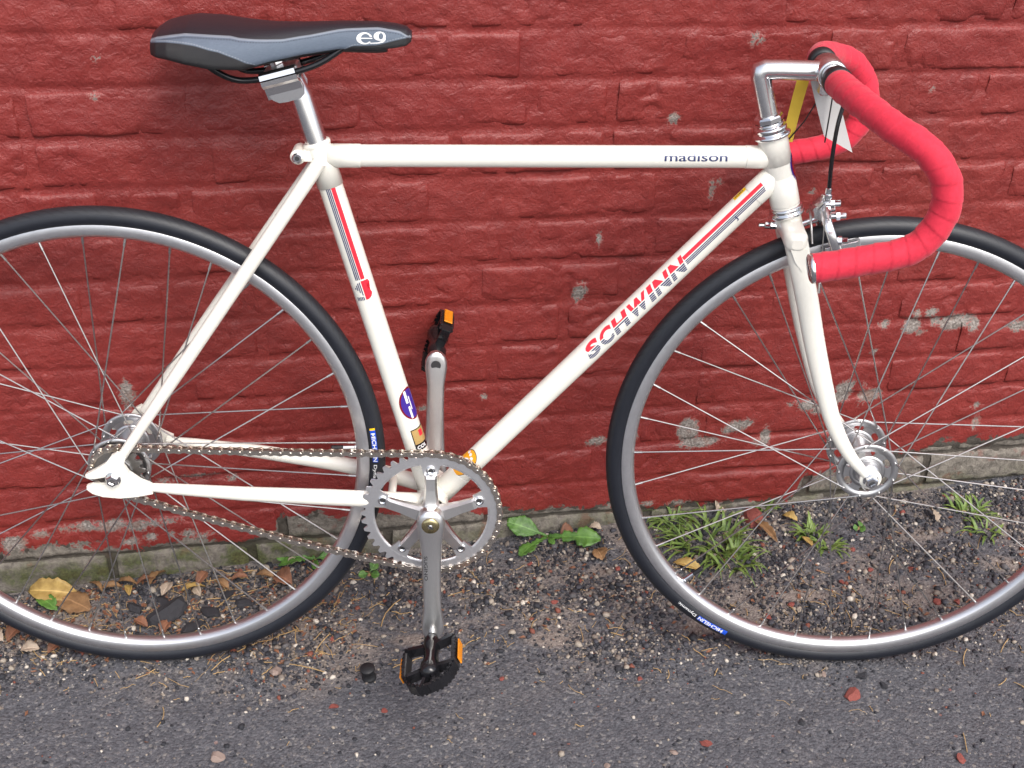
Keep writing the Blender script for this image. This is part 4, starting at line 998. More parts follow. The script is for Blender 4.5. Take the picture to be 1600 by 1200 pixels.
# logo on the saddle side: letter e with a bar, joined to a 9
def saddle_pt(x, z, lift=0.0004, sgn=-1):
    hw = np.interp(x, SX, SW); zt = np.interp(x, SX, SZT); zb = np.interp(x, SX, SZB)
    f = max(0.0, min(1.0, (z - zb) / (zt - zb))); ar = math.acos(f ** (1 / 0.62))
    y = hw * math.sin(ar) ** 0.80
    return (x, sgn * (y + lift), z + lift * 0.6)
def ringpoly(cx, cz, rx, rz, ix, iz, dx, a0, a1, n=22):
    o_ = [(cx + rx * math.cos(R(a)), cz + rz * math.sin(R(a))) for a in np.linspace(a0, a1, n)]
    i_ = [(cx + dx + ix * math.cos(R(a)), cz + iz * math.sin(R(a))) for a in np.linspace(a0, a1, n)]
    return [([o_[k], o_[k + 1], i_[k + 1], i_[k]], 0) for k in range(n - 1)]
pl = ringpoly(0.3285, 0.5415, 0.0088, 0.0062, 0.0052, 0.0048, 0.0012, 18, 322)
pl += [([(0.3245, 0.5412), (0.3372, 0.5412), (0.3372, 0.5422), (0.3245, 0.5422)], 0)]
pl += ringpoly(0.3452, 0.5438, 0.0066, 0.0046, 0.0026, 0.0034, 0.0014, 0, 360)
pl += [([(0.3515, 0.5430), (0.3518, 0.5400), (0.3490, 0.5372), (0.3440, 0.5362), (0.3345, 0.5360), (0.3345, 0.5368), (0.3440, 0.5374), (0.3470, 0.5388), (0.3480, 0.5410)], 0)]
bm = poly_bm(pl); slice_bm(bm, 1, [0.535 + 0.001 * k for k in range(14)]); slice_bm(bm, 0, [0.32 + 0.003 * k for k in range(12)])
decal('saddle_logo', bm, None, None, 0, [M_WHITE], saddle, fn=lambda a, c: saddle_pt(a, c))
# seat post with clamp
ud = unit(ST1 - ST0); b = MB()
b.lathe([(0.0128, -0.04), (0.0128, 0.058), (0.0125, 0.060), (0.0092, 0.078), (0.0088, 0.090), (0.0001, 0.0905)], ST1, ud, 32)
post = b.build('seat_post', M_ALLOY, bike, T_OFF)
rc = np.array(Matrix.Rotation(R(-15), 3, 'Y'))
q = MB(); c0 = np.array((0.2310, 0, 0.4985))
def cpath(pts_): return [c0 + rc @ np.array((p[0], 0, p[1])) for p in pts_]
for sgn in (-1, 1):
    # clamp plates that wrap the rails (upper and lower jaw)
    for prof_, name in (([(-0.0055, 0.0075), (0.0005, 0.0088), (0.0060, 0.0062), (0.0072, 0.0008), (0.0058, 0.0008), (0.0048, 0.0050), (0.0004, 0.0072), (-0.0055, 0.0060)], 'upper_jaw'), ([(0.0072, -0.0008), (0.0068, -0.0060), (0.0030, -0.0095), (-0.0020, -0.0110), (-0.0060, -0.0245), (-0.0075, -0.0245), (-0.0040, -0.0100), (0.0020, -0.0075), (0.0052, -0.0050), (0.0058, -0.0008)], 'lower_jaw')):
        w_ = MB(); rr = []
        xs_ = np.linspace(-0.0200, 0.0210, 9) if name == 'upper_jaw' else np.linspace(-0.0200, 0.0220, 9)
        for xx in xs_:
            rr.append([c0 + rc @ np.array((xx, 0, zz)) + np.array((0, sgn * (0.0220 + yy), 0)) for yy, zz in prof_])
        w_.rings(rr, smooth=False); w_.build(name, M_ALLOY, post)
    w_ = MB(); out = [c0 + rc @ np.array(p) for p in ((-0.0200, 0, -0.008), (0.0215, 0, -0.008), (0.0235, 0, -0.018), (0.0215, 0, -0.0270), (0.0160, 0, -0.0305), (0.0, 0, -0.0310), (-0.0090, 0, -0.0300), (-0.0150, 0, -0.0255), (-0.0185, 0, -0.0180))]
    w_.rings([[p + np.array((0, sgn * 0.0145, 0)) for p in out], [p + np.array((0, sgn * 0.0175, 0)) for p in out]], smooth=False); w_.build('clamp_cheek', M_ALLOY, post)
w_ = MB(); w_.box(c0 + rc @ np.array((0.002, 0, 0.0)), 0.040, 0.030, 0.014, rc, bev=0.002); w_.build('clamp_block', M_BRUSH, post)
w_ = MB(); w_.cyl(c0 + rc @ np.array((-0.001, 0, 0.005)), c0 + rc @ np.array((-0.001, 0, 0.0150)), 0.008, 6, 0.001); w_.build('clamp_bolt', M_CHROME, post)

# ---- stem and bars --------------------------------------------------
BC = np.array((0.8535, 0.0, 0.5085))
b = MB()
q0 = spt(0.44); q1 = spt(0.5075)
P = smoothpath([q0, spt(0.47), spt(0.492), spt(0.5025) + np.array((0.001, 0, 0)), spt(0.5060) + np.array((0.0075, 0, 0.0015)), np.array((0.80, 0, 0.5090)), np.array((0.83, 0, 0.5088)), np.array((0.846, 0, 0.5086))], 6)
def mitre(path, r, n=28):
    """tube with a crisp mitred corner"""
    P = [np.array(p, float) for p in path]; rr = []; yy = np.array((0, 1., 0))
    for i in range(len(P)):
        d0 = unit(P[i] - P[i - 1]) if i else unit(P[1] - P[0]); d1 = unit(P[i + 1] - P[i]) if i < len(P) - 1 else d0
        t = unit(d0 + d1); x = np.cross(yy, t); k = 1 / max(0.5, d0 @ t)
        rr.append([P[i] + r * (k * math.cos(a) * x + math.sin(a) * yy) for a in np.linspace(0, 2 * math.pi, n, endpoint=False)])
    return rr
b.rings(mitre([q0, spt(0.470), spt(0.5010), spt(0.5065) + np.array((0.0024, 0, 0)), spt(0.5086) + np.array((0.0078, 0, 0)), np.array((0.800, 0, 0.5090)), np.array((0.830, 0, 0.5088)), np.array((0.8465, 0, 0.5086))], 0.0114))
b.lathe([(0.0130, -0.0205), (0.0150, -0.0205), (0.0168, -0.0190), (0.0168, 0.0190), (0.0150, 0.0205), (0.0130, 0.0205)], BC, (0, 1, 0), 36)
b.box(BC + np.array((-0.004, 0, -0.0165)), 0.0135, 0.026, 0.018, bev=0.002)
b.build('stem', M_ALLOY, bike, T_ST)
half = [(0.0, 0.0, 0.0), (0.0, 0.030, 0.0), (0.002, 0.060, -0.001), (0.0095, 0.092, -0.0045), (0.0215, 0.122, -0.0095), (0.0400, 0.156, -0.0190), (0.0640, 0.1790, -0.0300), (0.0815, 0.1875, -0.0460), (0.0935, 0.190, -0.0690), (0.0950, 0.190, -0.0990), (0.0815, 0.190, -0.1275), (0.0590, 0.190, -0.1430), (0.0140, 0.190, -0.1545), (-0.0350, 0.190, -0.1640)]
b = MB(); path = smoothpath([BC + np.array((p[0], -p[1], p[2])) for p in half[:4]][::-1], 6) + smoothpath([BC + np.array((p[0], p[1], p[2])) for p in half[:4]], 6)[1:]
b.tube(path, [0.0127] * len(path), 24, cap=False); bars = b.build('handlebar', M_ALLOY, bike, T_ST)
def tape(sgn):
    P = smoothpath([BC + np.array((p[0], sgn * p[1], p[2])) for p in half], 60)
    P = np.array(P); L = np.r_[0, np.cumsum(np.linalg.norm(np.diff(P, axis=0), axis=1))]
    s0 = 0.046; ss = np.arange(s0, L[-1], 0.0014)
    C_ = np.stack([np.interp(ss, L, P[:, k]) for k in range(3)], 1)
    T = np.gradient(C_, axis=0); T /= np.linalg.norm(T, axis=1)[:, None]
    x = np.array((0, 0, 1.)); n = 40; rr = []; wr = []; pitch = 0.0185
    for i in range(len(ss)):
        x = x - T[i] * (x @ T[i]); x /= np.linalg.norm(x); y = np.cross(T[i], x); ring = []
        for k in range(n):
            a = 2 * math.pi * k / n; ph = ((ss[i] - s0) / pitch - sgn * k / n) % 1.0
            lump = 0.00025 * math.sin(ss[i] * 210 + 2.1 * a) + 0.0002 * math.sin(ss[i] * 77 - a)
            r = 0.0156 + 0.0008 * ph + lump
            if ph > 0.94: r -= 0.0008 * (ph - 0.94) / 0.06
            ring.append(C_[i] + r * (math.cos(a) * x + math.sin(a) * y)); wr.append(min(ph, 1 - ph))
        rr.append(ring)
    t = MB(); t.rings(rr, cap=False); o = t.build('bar_tape', M_TAPE, bars)
    setattr_f(o.data, 'wrap', wr); o['label'] = 'red cloth handlebar tape'
    e0, e1 = C_[-1], C_[-1] + T[-1] * 0.0035
    t = MB(); t.lathe([(0.0162, -0.002), (0.0165, 0.0), (0.0160, 0.002), (0.013, 0.0035), (0.0001, 0.0040)], e0, T[-1], 28); t.build('bar_plug', M_CHROME, bars)
    t = MB(); t.lathe([(0.0128, -0.010), (0.0163, -0.009), (0.0168, -0.001), (0.0165, 0.006), (0.0150, 0.0065)], C_[0], T[0], 28); t.build('tape_end_band', M_BLKMAT, bars)
tape(-1); tape(1)

# ---- front brake ----------------------------------------------------
b = MB(); pv = spt(0.3240) + np.array((0.0285, 0, 0.008))
b.cyl(spt(0.3230) + np.array((0.0130, 0, 0)), pv + np.array((0.016, 0, 0.004)), 0.0042, 14, 0.0008)
b.cyl(pv + np.array((0.004, 0, 0.001)), pv + np.array((0.012, 0, 0.003)), 0.0085, 24, 0.001)
brake = b.build('brake_caliper', M_CHROME, bike, T_ST)
def arm_loft(path, w, t_):
    q = MB(); P = smoothpath(path, 6); rr = []
    for i, c in enumerate(P):
        d_ = unit(P[min(i + 1, len(P) - 1)] - P[max(i - 1, 0)]); f_ = np.array((1., 0, 0.25)); f_ = unit(f_ - d_ * (f_ @ d_)); g_ = np.cross(d_, f_)
        k = i / (len(P) - 1); ww = w[0] + (w[1] - w[0]) * k
        rr.append([c + f_ * t_ / 2 * a + g_ * ww * b2 for a, b2 in ((-1, -.8), (-.6, -1), (.6, -1), (1, -.8), (1, .8), (.6, 1), (-.6, 1), (-1, .8))])
    q.rings(rr); return q
p0 = pv
arm_loft([p0 + np.array((0.010, 0.010, 0.010)), p0 + np.array((0.010, -0.010, 0.009)), p0 + np.array((0.012, -0.0270, 0.000)), p0 + np.array((0.018, -0.0320, -0.014)), p0 + np.array((0.026, -0.0285, -0.033))], (0.0078, 0.0062), 0.0110).build('caliper_arm', M_ALLOY, brake)
arm_loft([p0 + np.array((0.003, -0.010, 0.010)), p0 + np.array((0.003, 0.010, 0.009)), p0 + np.array((0.006, 0.0270, 0.000)), p0 + np.array((0.014, 0.0320, -0.014)), p0 + np.array((0.024, 0.0285, -0.033))], (0.0078, 0.0062), 0.0110).build('caliper_arm', M_ALLOY, brake)
arm_loft([p0 + np.array((0.003, 0.010, 0.008)), p0 + np.array((0.004, -0.010, 0.022)), p0 + np.array((0.006, -0.026, 0.034))], (0.0075, 0.0062), 0.0100).build('caliper_arm', M_ALLOY, brake)
q = MB(); q.tube(smoothpath([p0 + np.array((-0.004, 0.020, 0.0)), p0 + np.array((-0.006, 0.0, 0.010)), p0 + np.array((-0.006, -0.020, -0.002)), p0 + np.array((-0.004, -0.0285, -0.022))], 8), 0.0014, 8); q.build('return_spring', M_STEEL, brake)
for sgn in (-1, 1):
    c = p0 + np.array((0.028, sgn * 0.0220, -0.030)); dr = unit(np.array((c[2], 0, 0.9626 - c[0]))); dr = np.array((dr[0], 0, dr[2]))
    tx = unit(np.array((0.30, 0, 0.085))); rm = np.stack([tx, np.array((0, 1., 0)), np.cross(tx, np.array((0, 1., 0)))], 1)
    q = MB(); q.box(c + np.array((0.006, -sgn * 0.0055, 0)), 0.046, 0.0085, 0.0115, rm, bev=0.001); q.build('brake_pad', M_PAD, brake)
    q = MB(); q.box(c + np.array((0.006, sgn * 0.0005, 0)), 0.040, 0.004, 0.013, rm, bev=0.001); q.build('pad_holder', M_ALLOY, brake)
    q = MB(); q.cyl(c + np.array((0, sgn * 0.0020, 0)), c + np.array((0, sgn * 0.0115, 0)), 0.0045, 6, 0.0006); q.cyl(c + np.array((0, sgn * 0.0115, 0)), c + np.array((0, sgn * 0.0150, 0)), 0.0030, 10, 0.0006); q.build('pad_bolt', M_CHROME, brake)
ca = p0 + np.array((0.006, -0.030, 0.036))
q = MB(); q.cyl(ca + np.array((0, 0, -0.004)), ca + np.array((0.0005, 0, 0.0125)), 0.0036, 12, 0.0006); q.cyl(ca + np.array((0, 0, 0.000)), ca + np.array((0, 0, 0.005)), 0.0055, 14, 0.0006); q.build('cable_adjuster', M_CHROME, brake)
for a_, b2_ in (((0.004, -0.030, 0.029), (0.022, -0.032, 0.031)), ((0.014, -0.024, 0.012), (0.032, -0.026, 0.014)), ((0.018, -0.0320, -0.016), (0.036, -0.036, -0.014)), ((0.010, 0.0, 0.010), (0.024, 0.0, 0.013))):
    q = MB(); q.cyl(p0 + np.array(a_), p0 + np.array(b2_), 0.0038, 12, 0.0006); q.build('caliper_bolt', M_CHROME, brake)
    q = MB(); q.cyl(p0 + lerp(np.array(a_), np.array(b2_), 0.35), p0 + lerp(np.array(a_), np.array(b2_), 0.62), 0.0056, 6, 0.0005); q.build('caliper_nut', M_CHROME, brake)
q = MB(); q.tube([p0 + np.array((0.004, -0.032, 0.030)), p0 + np.array((0.006, -0.033, 0.010)), p0 + np.array((0.010, -0.034, -0.075))], 0.0008, 8); q.build('inner_cable', M_STEEL, brake)
q = MB(); q.cyl(p0 + np.array((0.010, -0.034, -0.069)), p0 + np.array((0.0106, -0.034, -0.083)), 0.0019, 10, 0.0004); q.build('cable_ferrule', M_CHROME, brake)
cb = ca + np.array((0.0005, 0, 0.0125))
q = MB(); q.tube(smoothpath([cb, cb + np.array((-0.001, 0.001, 0.035)), cb + np.array((0.001, 0.004, 0.075)), cb + np.array((0.008, 0.008, 0.110)), np.array((0.8660, -0.050, 0.5030)), np.array((0.8585, -0.060, 0.4930))], 8), 0.0025, 12); q.build('brake_cable', M_BLACK, bike, T_ST)

# ---- tags hung on the stem (loose things) ----------------------------
TB = bike.matrix_basis @ T_ST
def place(q, name, mat): 
    M4 = Matrix.LocRotScale(Vector((0, 0, 0)), bike.rotation_euler.to_quaternion(), Vector((1, 1, 1))) @ T_ST
    o = q.build(name, mat); o.matrix_world = M4; return o
M4 = bike.rotation_euler.to_matrix().to_4x4() @ T_ST
def card(name, quad, th, mat, bend=0.0):
    A, B_, C2, D2 = [np.array(p, float) for p in quad]; n = unit(np.cross(B_ - A, D2 - A)); rr = []
    for t in np.linspace(0, 1, 9):
        l = lerp(A, D2, t) + n * bend * math.sin(math.pi * t); r_ = lerp(B_, C2, t) + n * bend * math.sin(math.pi * t)
        rr.append([l - n * th / 2, r_ - n * th / 2, r_ + n * th / 2, l + n * th / 2])
    q = MB(); q.rings(rr, smooth=False)
    q.v = [tuple(M4 @ Vector(p)) for p in q.v]
    return q.build(name, mat)
tg = card('paper_tag', [(0.8349, 0.012, 0.4968), (0.8678, 0.012, 0.4839), (0.8958, 0.012, 0.4104), (0.8599, 0.012, 0.4293)], 0.0006, M_CARD, 0.002)
tag(tg, 'white paper price tag hanging on dark string below the handlebar stem', 'tag')
q = MB(); q.tube([M4 @ Vector(p) for p in [(0.8622, 0.004, 0.4950), (0.8615, 0.004, 0.4646), (0.8609, 0.008, 0.4228)]], 0.0009, 8); q.build('string', M_BLKMAT, tg)
yt = card('paper_strip', [(0.826, 0.035, 0.4950), (0.8405, 0.035, 0.4950), (0.8286, 0.035, 0.4144), (0.8156, 0.035, 0.4142)], 0.0006, M_YCARD, 0.003)
tag(yt, 'yellow paper strip hanging between the stem and the head tube', 'tag')
q = MB(); q.tube([M4 @ Vector(p) for p in [(0.8517, 0.03, 0.4880), (0.8522, 0.03, 0.4693), (0.839, 0.032, 0.4408), (0.8240, 0.0345, 0.4180)]], 0.0009, 8); q.build('string', M_BLKMAT, yt)

# ------------------------------------------------------------------ loose gravel, litter, plants
rng = np.random.RandomState(11)
t_ = (1 + 5 ** 0.5) / 2
ICO = np.array([(-1, t_, 0), (1, t_, 0), (-1, -t_, 0), (1, -t_, 0), (0, -1, t_), (0, 1, t_), (0, -1, -t_), (0, 1, -t_), (t_, 0, -1), (t_, 0, 1), (-t_, 0, -1), (-t_, 0, 1)]) / math.hypot(1, t_)
ICF = np.array([(0, 11, 5), (0, 5, 1), (0, 1, 7), (0, 7, 10), (0, 10, 11), (1, 5, 9), (5, 11, 4), (11, 10, 2), (10, 7, 6), (7, 1, 8), (3, 9, 4), (3, 4, 2), (3, 2, 6), (3, 6, 8), (3, 8, 9), (4, 9, 5), (2, 4, 11), (6, 2, 10), (8, 6, 7), (9, 8, 1)])
def stones(n_try):
    x = rng.uniform(-0.55, 1.75, n_try); y = rng.uniform(-0.45, 0.50, n_try)
    d = wdist(x, y); g = gravel_mask(x, y)
    clump = fbm(x * 14, y * 14, 3, 33)
    keep = (d > 0.004) & (rng.rand(n_try) < (1 - 0.75 * sand_at(x, y)) * (g * np.clip((clump - 0.30) * 3.6, 0.16, 1) + 0.05))
    x, y, d, g = x[keep], y[keep], d[keep], g[keep]; n = len(x)
    r = np.clip(np.exp(rng.normal(math.log(0.0019), 0.47, n)), 0.0008, 0.0066) * (0.72 + 0.28 * g)
    S = r[:, None] * rng.uniform(0.65, 1.25, (n, 3)); S[:, 2] *= 0.75
    V = ICO[None] * rng.uniform(0.72, 1.2, (n, 12, 1)) * S[:, None, :]
    a = rng.uniform(0, 6.283, n); ca, sa = np.cos(a), np.sin(a)
    tl = rng.normal(0, 0.4, n); ct, st = np.cos(tl), np.sin(tl)
    vx = V[..., 0] * ct[:, None] - V[..., 2] * st[:, None]; vz = V[..., 0] * st[:, None] + V[..., 2] * ct[:, None]
    X_ = vx * ca[:, None] - V[..., 1] * sa[:, None] + x[:, None]; Y_ = vx * sa[:, None] + V[..., 1] * ca[:, None] + y[:, None]
    Z_ = vz + (ground_z(x, y) + r * 0.28)[:, None]
    P = np.stack([X_, Y_, Z_], -1).reshape(-1, 3); F = (ICF[None] + (np.arange(n) * 12)[:, None, None]).reshape(-1, 3)
    me = bpy.data.meshes.new('gravel'); nf = len(F)
    me.vertices.add(len(P)); me.vertices.foreach_set('co', P.astype(np.float32).ravel())
    me.loops.add(nf * 3); me.loops.foreach_set('vertex_index', F.astype(np.int32).ravel())
    me.polygons.add(nf); me.polygons.foreach_set('loop_start', np.arange(0, nf * 3, 3, dtype=np.int32))
    me.update(calc_edges=True); me.materials.append(M_STONES)
    setattr_f(me, 'tone', np.repeat(rng.rand(n) ** 1.0, 12)); return me
gv = link('gravel', stones(190000)); tag(gv, 'loose mixed grey gravel and grit strewn along the wall foot', 'gravel', kind='stuff')

def rock(name, x, y, r, mat, sq=(1, 1, 0.6), seed=0, sink=0.3, sharp=0.3):
    rg = np.random.RandomState(seed); bm = bmesh.new(); bmesh.ops.create_icosphere(bm, subdivisions=2, radius=1)
    pl = [unit(rg.normal(size=3)) for _ in range(12)]; dd = rg.uniform(0.42, 0.78, 12)
    for v in bm.verts:
        p = np.array(v.co)
        for q_, d_ in zip(pl, dd):
            k = p @ q_
            if k > d_: p = p - q_ * (k - d_) * (1 - 0.1 * sharp)
        v.co = Vector(p * 1.25 * r * np.array(sq) * (1 + rg.uniform(-0.09, 0.09)))
    me = bpy.data.meshes.new(name); bm.to_mesh(me); bm.free(); me.materials.append(mat)
    o = link(name, me); o.location = (x, y, gz(x, y) + r * sq[2] * (0.75 - sink)); o.rotation_euler = (rg.uniform(-.2, .2), rg.uniform(-.2, .2), rg.uniform(0, 6.28)); return o
# red brick chips
for i, (x, y, r) in enumerate([(0.980, -0.070, .0135), (0.766, -0.157, .0085), (1.099, -0.182, .0085), (0.262, -0.091, .0065), (0.688, -0.038, .0050), (0.494, -0.038, .0050), (0.332, -0.097, .0050)]):
    tag(rock('brick_chip', x, y, r, M_REDCHIP, (1, 0.8, 0.38), 100 + i, 0.15), 'red brick chip lying on the bare dark asphalt', 'brick chip', 'red chips on the asphalt')
for i, (x, y, r) in enumerate([(0.872, 0.031, .005), (0.675, 0.188, .0055), (0.575, 0.117, .0055), (1.052, 0.236, .006), (1.071, 0.191, .006), (1.137, 0.191, .0065), (1.156, 0.117, .007), (1.185, 0.116, .0065), (0.891, 0.084, .006), (0.930, 0.111, .006), (0.249, 0.035, .005), (1.159, 0.330, .006), (0.911, 0.038, .005), (0.80, 0.10, .005), (1.02, 0.16, .0055), (0.54, 0.20, .005)]):
    tag(rock('brick_chip', x, y, r, M_REDCHIP, (1, 0.8, 0.5), 140 + i, 0.1), 'small red brick chip among the gravel', 'brick chip', 'red chips in the gravel')
o = rock('brick_chip', 0.906, 0.305, 0.019, M_REDCHIP, (1.1, 0.8, 0.4), 171, 0.1); tag(o, 'large flat red brick chip beside the thick grass tuft', 'brick chip')
o = rock('stone', 0.178, -0.031, 0.012, M_PINKST, (1.0, 0.7, 0.55), 181, 0.15); tag(o, 'pale pinkish pebble on asphalt under the rear wheel edge', 'stone')
for i, (x, y, r) in enumerate([(0.006, 0.078, .030), (-0.044, 0.094, .013), (0.066, 0.091, .014), (0.110, 0.110, .013), (0.044, 0.058, .014), (-0.010, 0.112, .012), (0.085, 0.128, .011)]):
    big = i == 0
    tag(rock('asphalt_lump', x, y, r, M_TARLUMP, (1.25, 0.8, 0.42), 190 + i, 0.2), 'biggest broken lump of black asphalt within the rear wheel' if big else 'small black asphalt lump in the litter within the rear wheel', 'asphalt lump', None if big else 'asphalt lumps in the leaf litter')
for i, (x, y, r) in enumerate([(1.005, -0.035, .0075), (1.03, -0.052, .007), (0.66, -0.02, .0065), (0.90, -0.12, .0065), (1.22, -0.02, .006), (0.55, -0.03, .0055)]):
    tag(rock('stone', x, y, r, M_TARLUMP, (1.1, 0.7, 0.6), 220 + i, 0.15), 'small dark grey stone lying on the asphalt', 'stone', 'dark stones on the asphalt')
for i, (x, y, r) in enumerate([(0.118, -0.178, .010), (0.63, -0.19, .005), (0.95, -0.03, .005), (0.40, 0.02, .0045), (0.72, -0.17, .0055)]):
    tag(rock('stone', x, y, r, M_PINKST, (1.1, 0.8, 0.45), 240 + i, 0.15), 'small pale stone lying on the asphalt', 'stone', 'pale stones on the asphalt')
# black plastic plug beside the pedal
q = MB(); q.lathe([(0.0001, 0.0), (0.0085, 0.0), (0.0100, 0.0012), (0.0100, 0.0050), (0.0086, 0.0060), (0.0086, 0.0170), (0.0104, 0.0185), (0.0104, 0.0225), (0.0095, 0.0235), (0.0001, 0.0235)], (0, 0, 0), (0, 0, 1), 32)
o = q.build('plastic_plug', M_BLKMAT); o.location = (0.3075, -0.037, gz(0.3075, -0.037) - 0.0005); o.rotation_euler = (R(4), R(-5), 0)
tag(o, 'small black plastic plug standing on the asphalt by the lower pedal', 'plug')

# leaves -----------------------------------------------------------------
def leaf_mesh(name, L, W, mat, prof='oval', curl=0.3, fold=0.25, twist=0.0, seed=0, th=None, n=16, rise=0.0):
    rg = np.random.RandomState(seed); V = []; F = []; rib = []
    m = 7
    for i in range(n + 1):
        t = i / n
        if prof == 'oval': w = W * math.sin(math.pi * min(1, t * 0.98 + 0.01)) ** 0.75
        elif prof == 'dand':
            k = 1 - (t * 3.6) % 1.0; w = W * (0.14 + 1.05 * t ** 0.9 * (1 - max(0, t - 0.72) / 0.30)) * (0.34 + 0.66 * k if t < 0.72 else 1.0)
            w = max(w, W * 0.06)
        elif prof == 'spoon': w = W * (0.13 + max(0, math.sin(math.pi * (max(t, .22) - .22) / .80)) ** 0.8)
        else: w = W * (1 - t) ** 0.6 * min(1, 0.35 + t * 4)
        w *= 1 + rg.uniform(-0.12, 0.12)
        for j in range(m):
            s = -1 + 2 * j / (m - 1)
            y = w * s; z = fold * abs(y) + curl * L * (t * (1 - t)) * 1.2 + rise * L * t + (rg.uniform(-1, 1) * 0.06 * W if 0 < j < m - 1 else rg.uniform(-1, 1) * 0.16 * W)
            y2 = y * math.cos(twist * t); z2 = z + y * math.sin(twist * t)
            V.append((L * t + (0.12 * w * abs(s) if prof == 'dand' and t < .8 else 0) * -1, y2, z2)); rib.append(abs(s))
    for i in range(n):
        for j in range(m - 1):
            a = i * m + j; F.append((a, a + 1, a + m + 1, a + m))
    me = bpy.data.meshes.new(name); me.from_pydata(V, [], F); me.materials.append(mat)
    me.polygons.foreach_set('use_smooth', [True] * len(me.polygons)); setattr_f(me, 'rib', rib)
    return me
def thicken(o, t=0.0004):
    md = o.modifiers.new('thick', 'SOLIDIFY'); md.thickness = t; md.offset = 0
def fallen(x, y, L, W, mat, rz, label, prof='oval', curl=0.3, fold=0.3, twist=0.3, seed=0, tilt=(0, 0), group=None, name='fallen_leaf', lift=0.004):
    o = link(name, leaf_mesh(name, L, W, mat, prof, curl, fold, twist, seed))
    o.location = (x, y, gz(x, y) + lift); o.rotation_euler = (tilt[0], tilt[1], rz); thicken(o)
    return tag(o, label, 'leaf', group)
fallen(-0.212, 0.128, 0.078, 0.017, M_OCHRE, R(-6), 'long curled ochre leaf against the mossy wall foot', curl=0.35, fold=0.6, seed=1, tilt=(R(30), 0), lift=0.010)
fallen(-0.170, 0.118, 0.068, 0.020, M_BROWN, R(-28), 'broad flat brown leaf beside the ochre leaf', curl=0.10, fold=0.12, seed=2, lift=0.009)
fallen(-0.196, 0.116, 0.048, 0.011, M_GREEN, R(-38), 'smooth green leaf under the rear wheel spokes', curl=0.2, fold=0.3, seed=3, lift=0.010)
MN = {M_BROWN.name: 'brown', M_OCHRE.name: 'ochre yellow', M_RUST.name: 'rust red', M_PALE.name: 'pale tan'}
k = 0
for (x, y, L, W, mt, rz) in [(-0.035, 0.140, .036, .0085, M_BROWN, 60), (0.015, 0.128, .036, .008, M_OCHRE, 15), (-0.085, 0.148, .034, .008, M_BROWN, -15), (-0.055, 0.140, .030, .008, M_RUST, 25), (0.035, 0.142, .030, .008, M_RUST, 70), (-0.105, 0.135, .030, .008, M_BROWN, 10), (0.06, 0.150, .028, .007, M_BROWN, -30), (-0.012, 0.118, .028, .0085, M_PALE, 75), (-0.125, 0.145, .030, .007, M_BROWN, -40), (0.085, 0.152, .026, .007, M_RUST, 20), (0.12, 0.165, .030, .007, M_BROWN, -10), (0.045, 0.120, .024, .008, M_PALE, 120), (0.005, 0.040, .026, .009, M_RUST, 80), (-0.02, 0.055, .026, .008, M_RUST, 150), (0.150, 0.165, .034, .014, M_RUST, -35), (0.165, 0.188, .022, .007, M_PALE, 40), (-0.06, 0.118, .024, .006, M_OCHRE, 100)]:
    fallen(x, y, L, W, mt, R(rz), 'small dry %s leaf in the litter within the rear wheel' % MN[mt.name], curl=0.45, fold=0.7, twist=random.uniform(-.8, .8), seed=20 + k, tilt=(random.uniform(-.4, .4), random.uniform(-.1, .1)), group='dry leaves inside the rear wheel', lift=0.006); k += 1
for (x, y, L, W, mt, rz) in [(-0.27, 0.02, .030, .009, M_RUST, 20), (-0.24, 0.045, .026, .008, M_PALE, -40), (-0.215, 0.03, .030, .009, M_RUST, 70), (-0.19, 0.01, .026, .009, M_PALE, 10), (-0.225, -0.005, .024, .008, M_RUST, 150), (-0.165, 0.035, .024, .008, M_PALE, 100), (-0.15, 0.005, .026, .007, M_RUST, 60), (-0.20, 0.055, .022, .007, M_BROWN, 30)]:
    fallen(x, y, L, W, mt, R(rz), 'small %s leaf scrap outside the lower rear tyre' % MN[mt.name], curl=0.4, fold=0.5, twist=0.5, seed=60 + k, group='leaf scraps outside the rear tyre', lift=0.004); k += 1
fallen(0.762, 0.196, 0.048, 0.009, M_OCHRE, R(-25), 'yellow dry leaf at the edge of the thick grass tuft', curl=0.3, fold=0.6, twist=0.6, seed=90, lift=0.008)
fallen(0.905, 0.300, 0.062, 0.007, M_BROWN, R(-62), 'narrow brown leaf lying by the large flat brick chip', curl=0.25, fold=0.7, twist=0.5, seed=91, lift=0.008)
fallen(0.955, 0.312, 0.026, 0.007, M_OCHRE, R(-30), 'small tan curled leaf near the front wheel wall foot', curl=0.4, fold=0.8, seed=92, lift=0.006)
fallen(0.846, 0.318, 0.036, 0.018, M_PALE, R(70), 'pale grey dead leaf standing behind the grass tuft', curl=0.2, fold=0.3, seed=93, tilt=(R(50), 0), lift=0.012)
fallen(0.590, 0.262, 0.024, 0.009, M_RUST, R(30), 'crumpled rust brown leaf between the dandelion leaves', curl=0.5, fold=0.8, twist=1.0, seed=94, lift=0.006)
fallen(0.645, 0.232, 0.026, 0.012, M_BROWN, R(-70), 'brown leaf under the toothed dandelion leaf', curl=0.3, fold=0.4, twist=0.5, seed=95, lift=0.004)
fallen(0.636, 0.276, 0.020, 0.007, M_PALE, R(-10), 'small pinkish dead leaf above the toothed dandelion leaf', curl=0.4, fold=0.6, seed=96, lift=0.012)
fallen(1.206, 0.300, 0.034, 0.010, M_PALE, R(95), 'peach coloured dry leaf near the sparse grass by the wall', curl=0.3, fold=0.5, seed=97, tilt=(R(30), 0), lift=0.008)
fallen(0.990, 0.236, 0.030, 0.006, M_OCHRE, R(120), 'thin yellowed blade beside the small grass sprout', curl=0.3, fold=0.5, seed=98, lift=0.006)

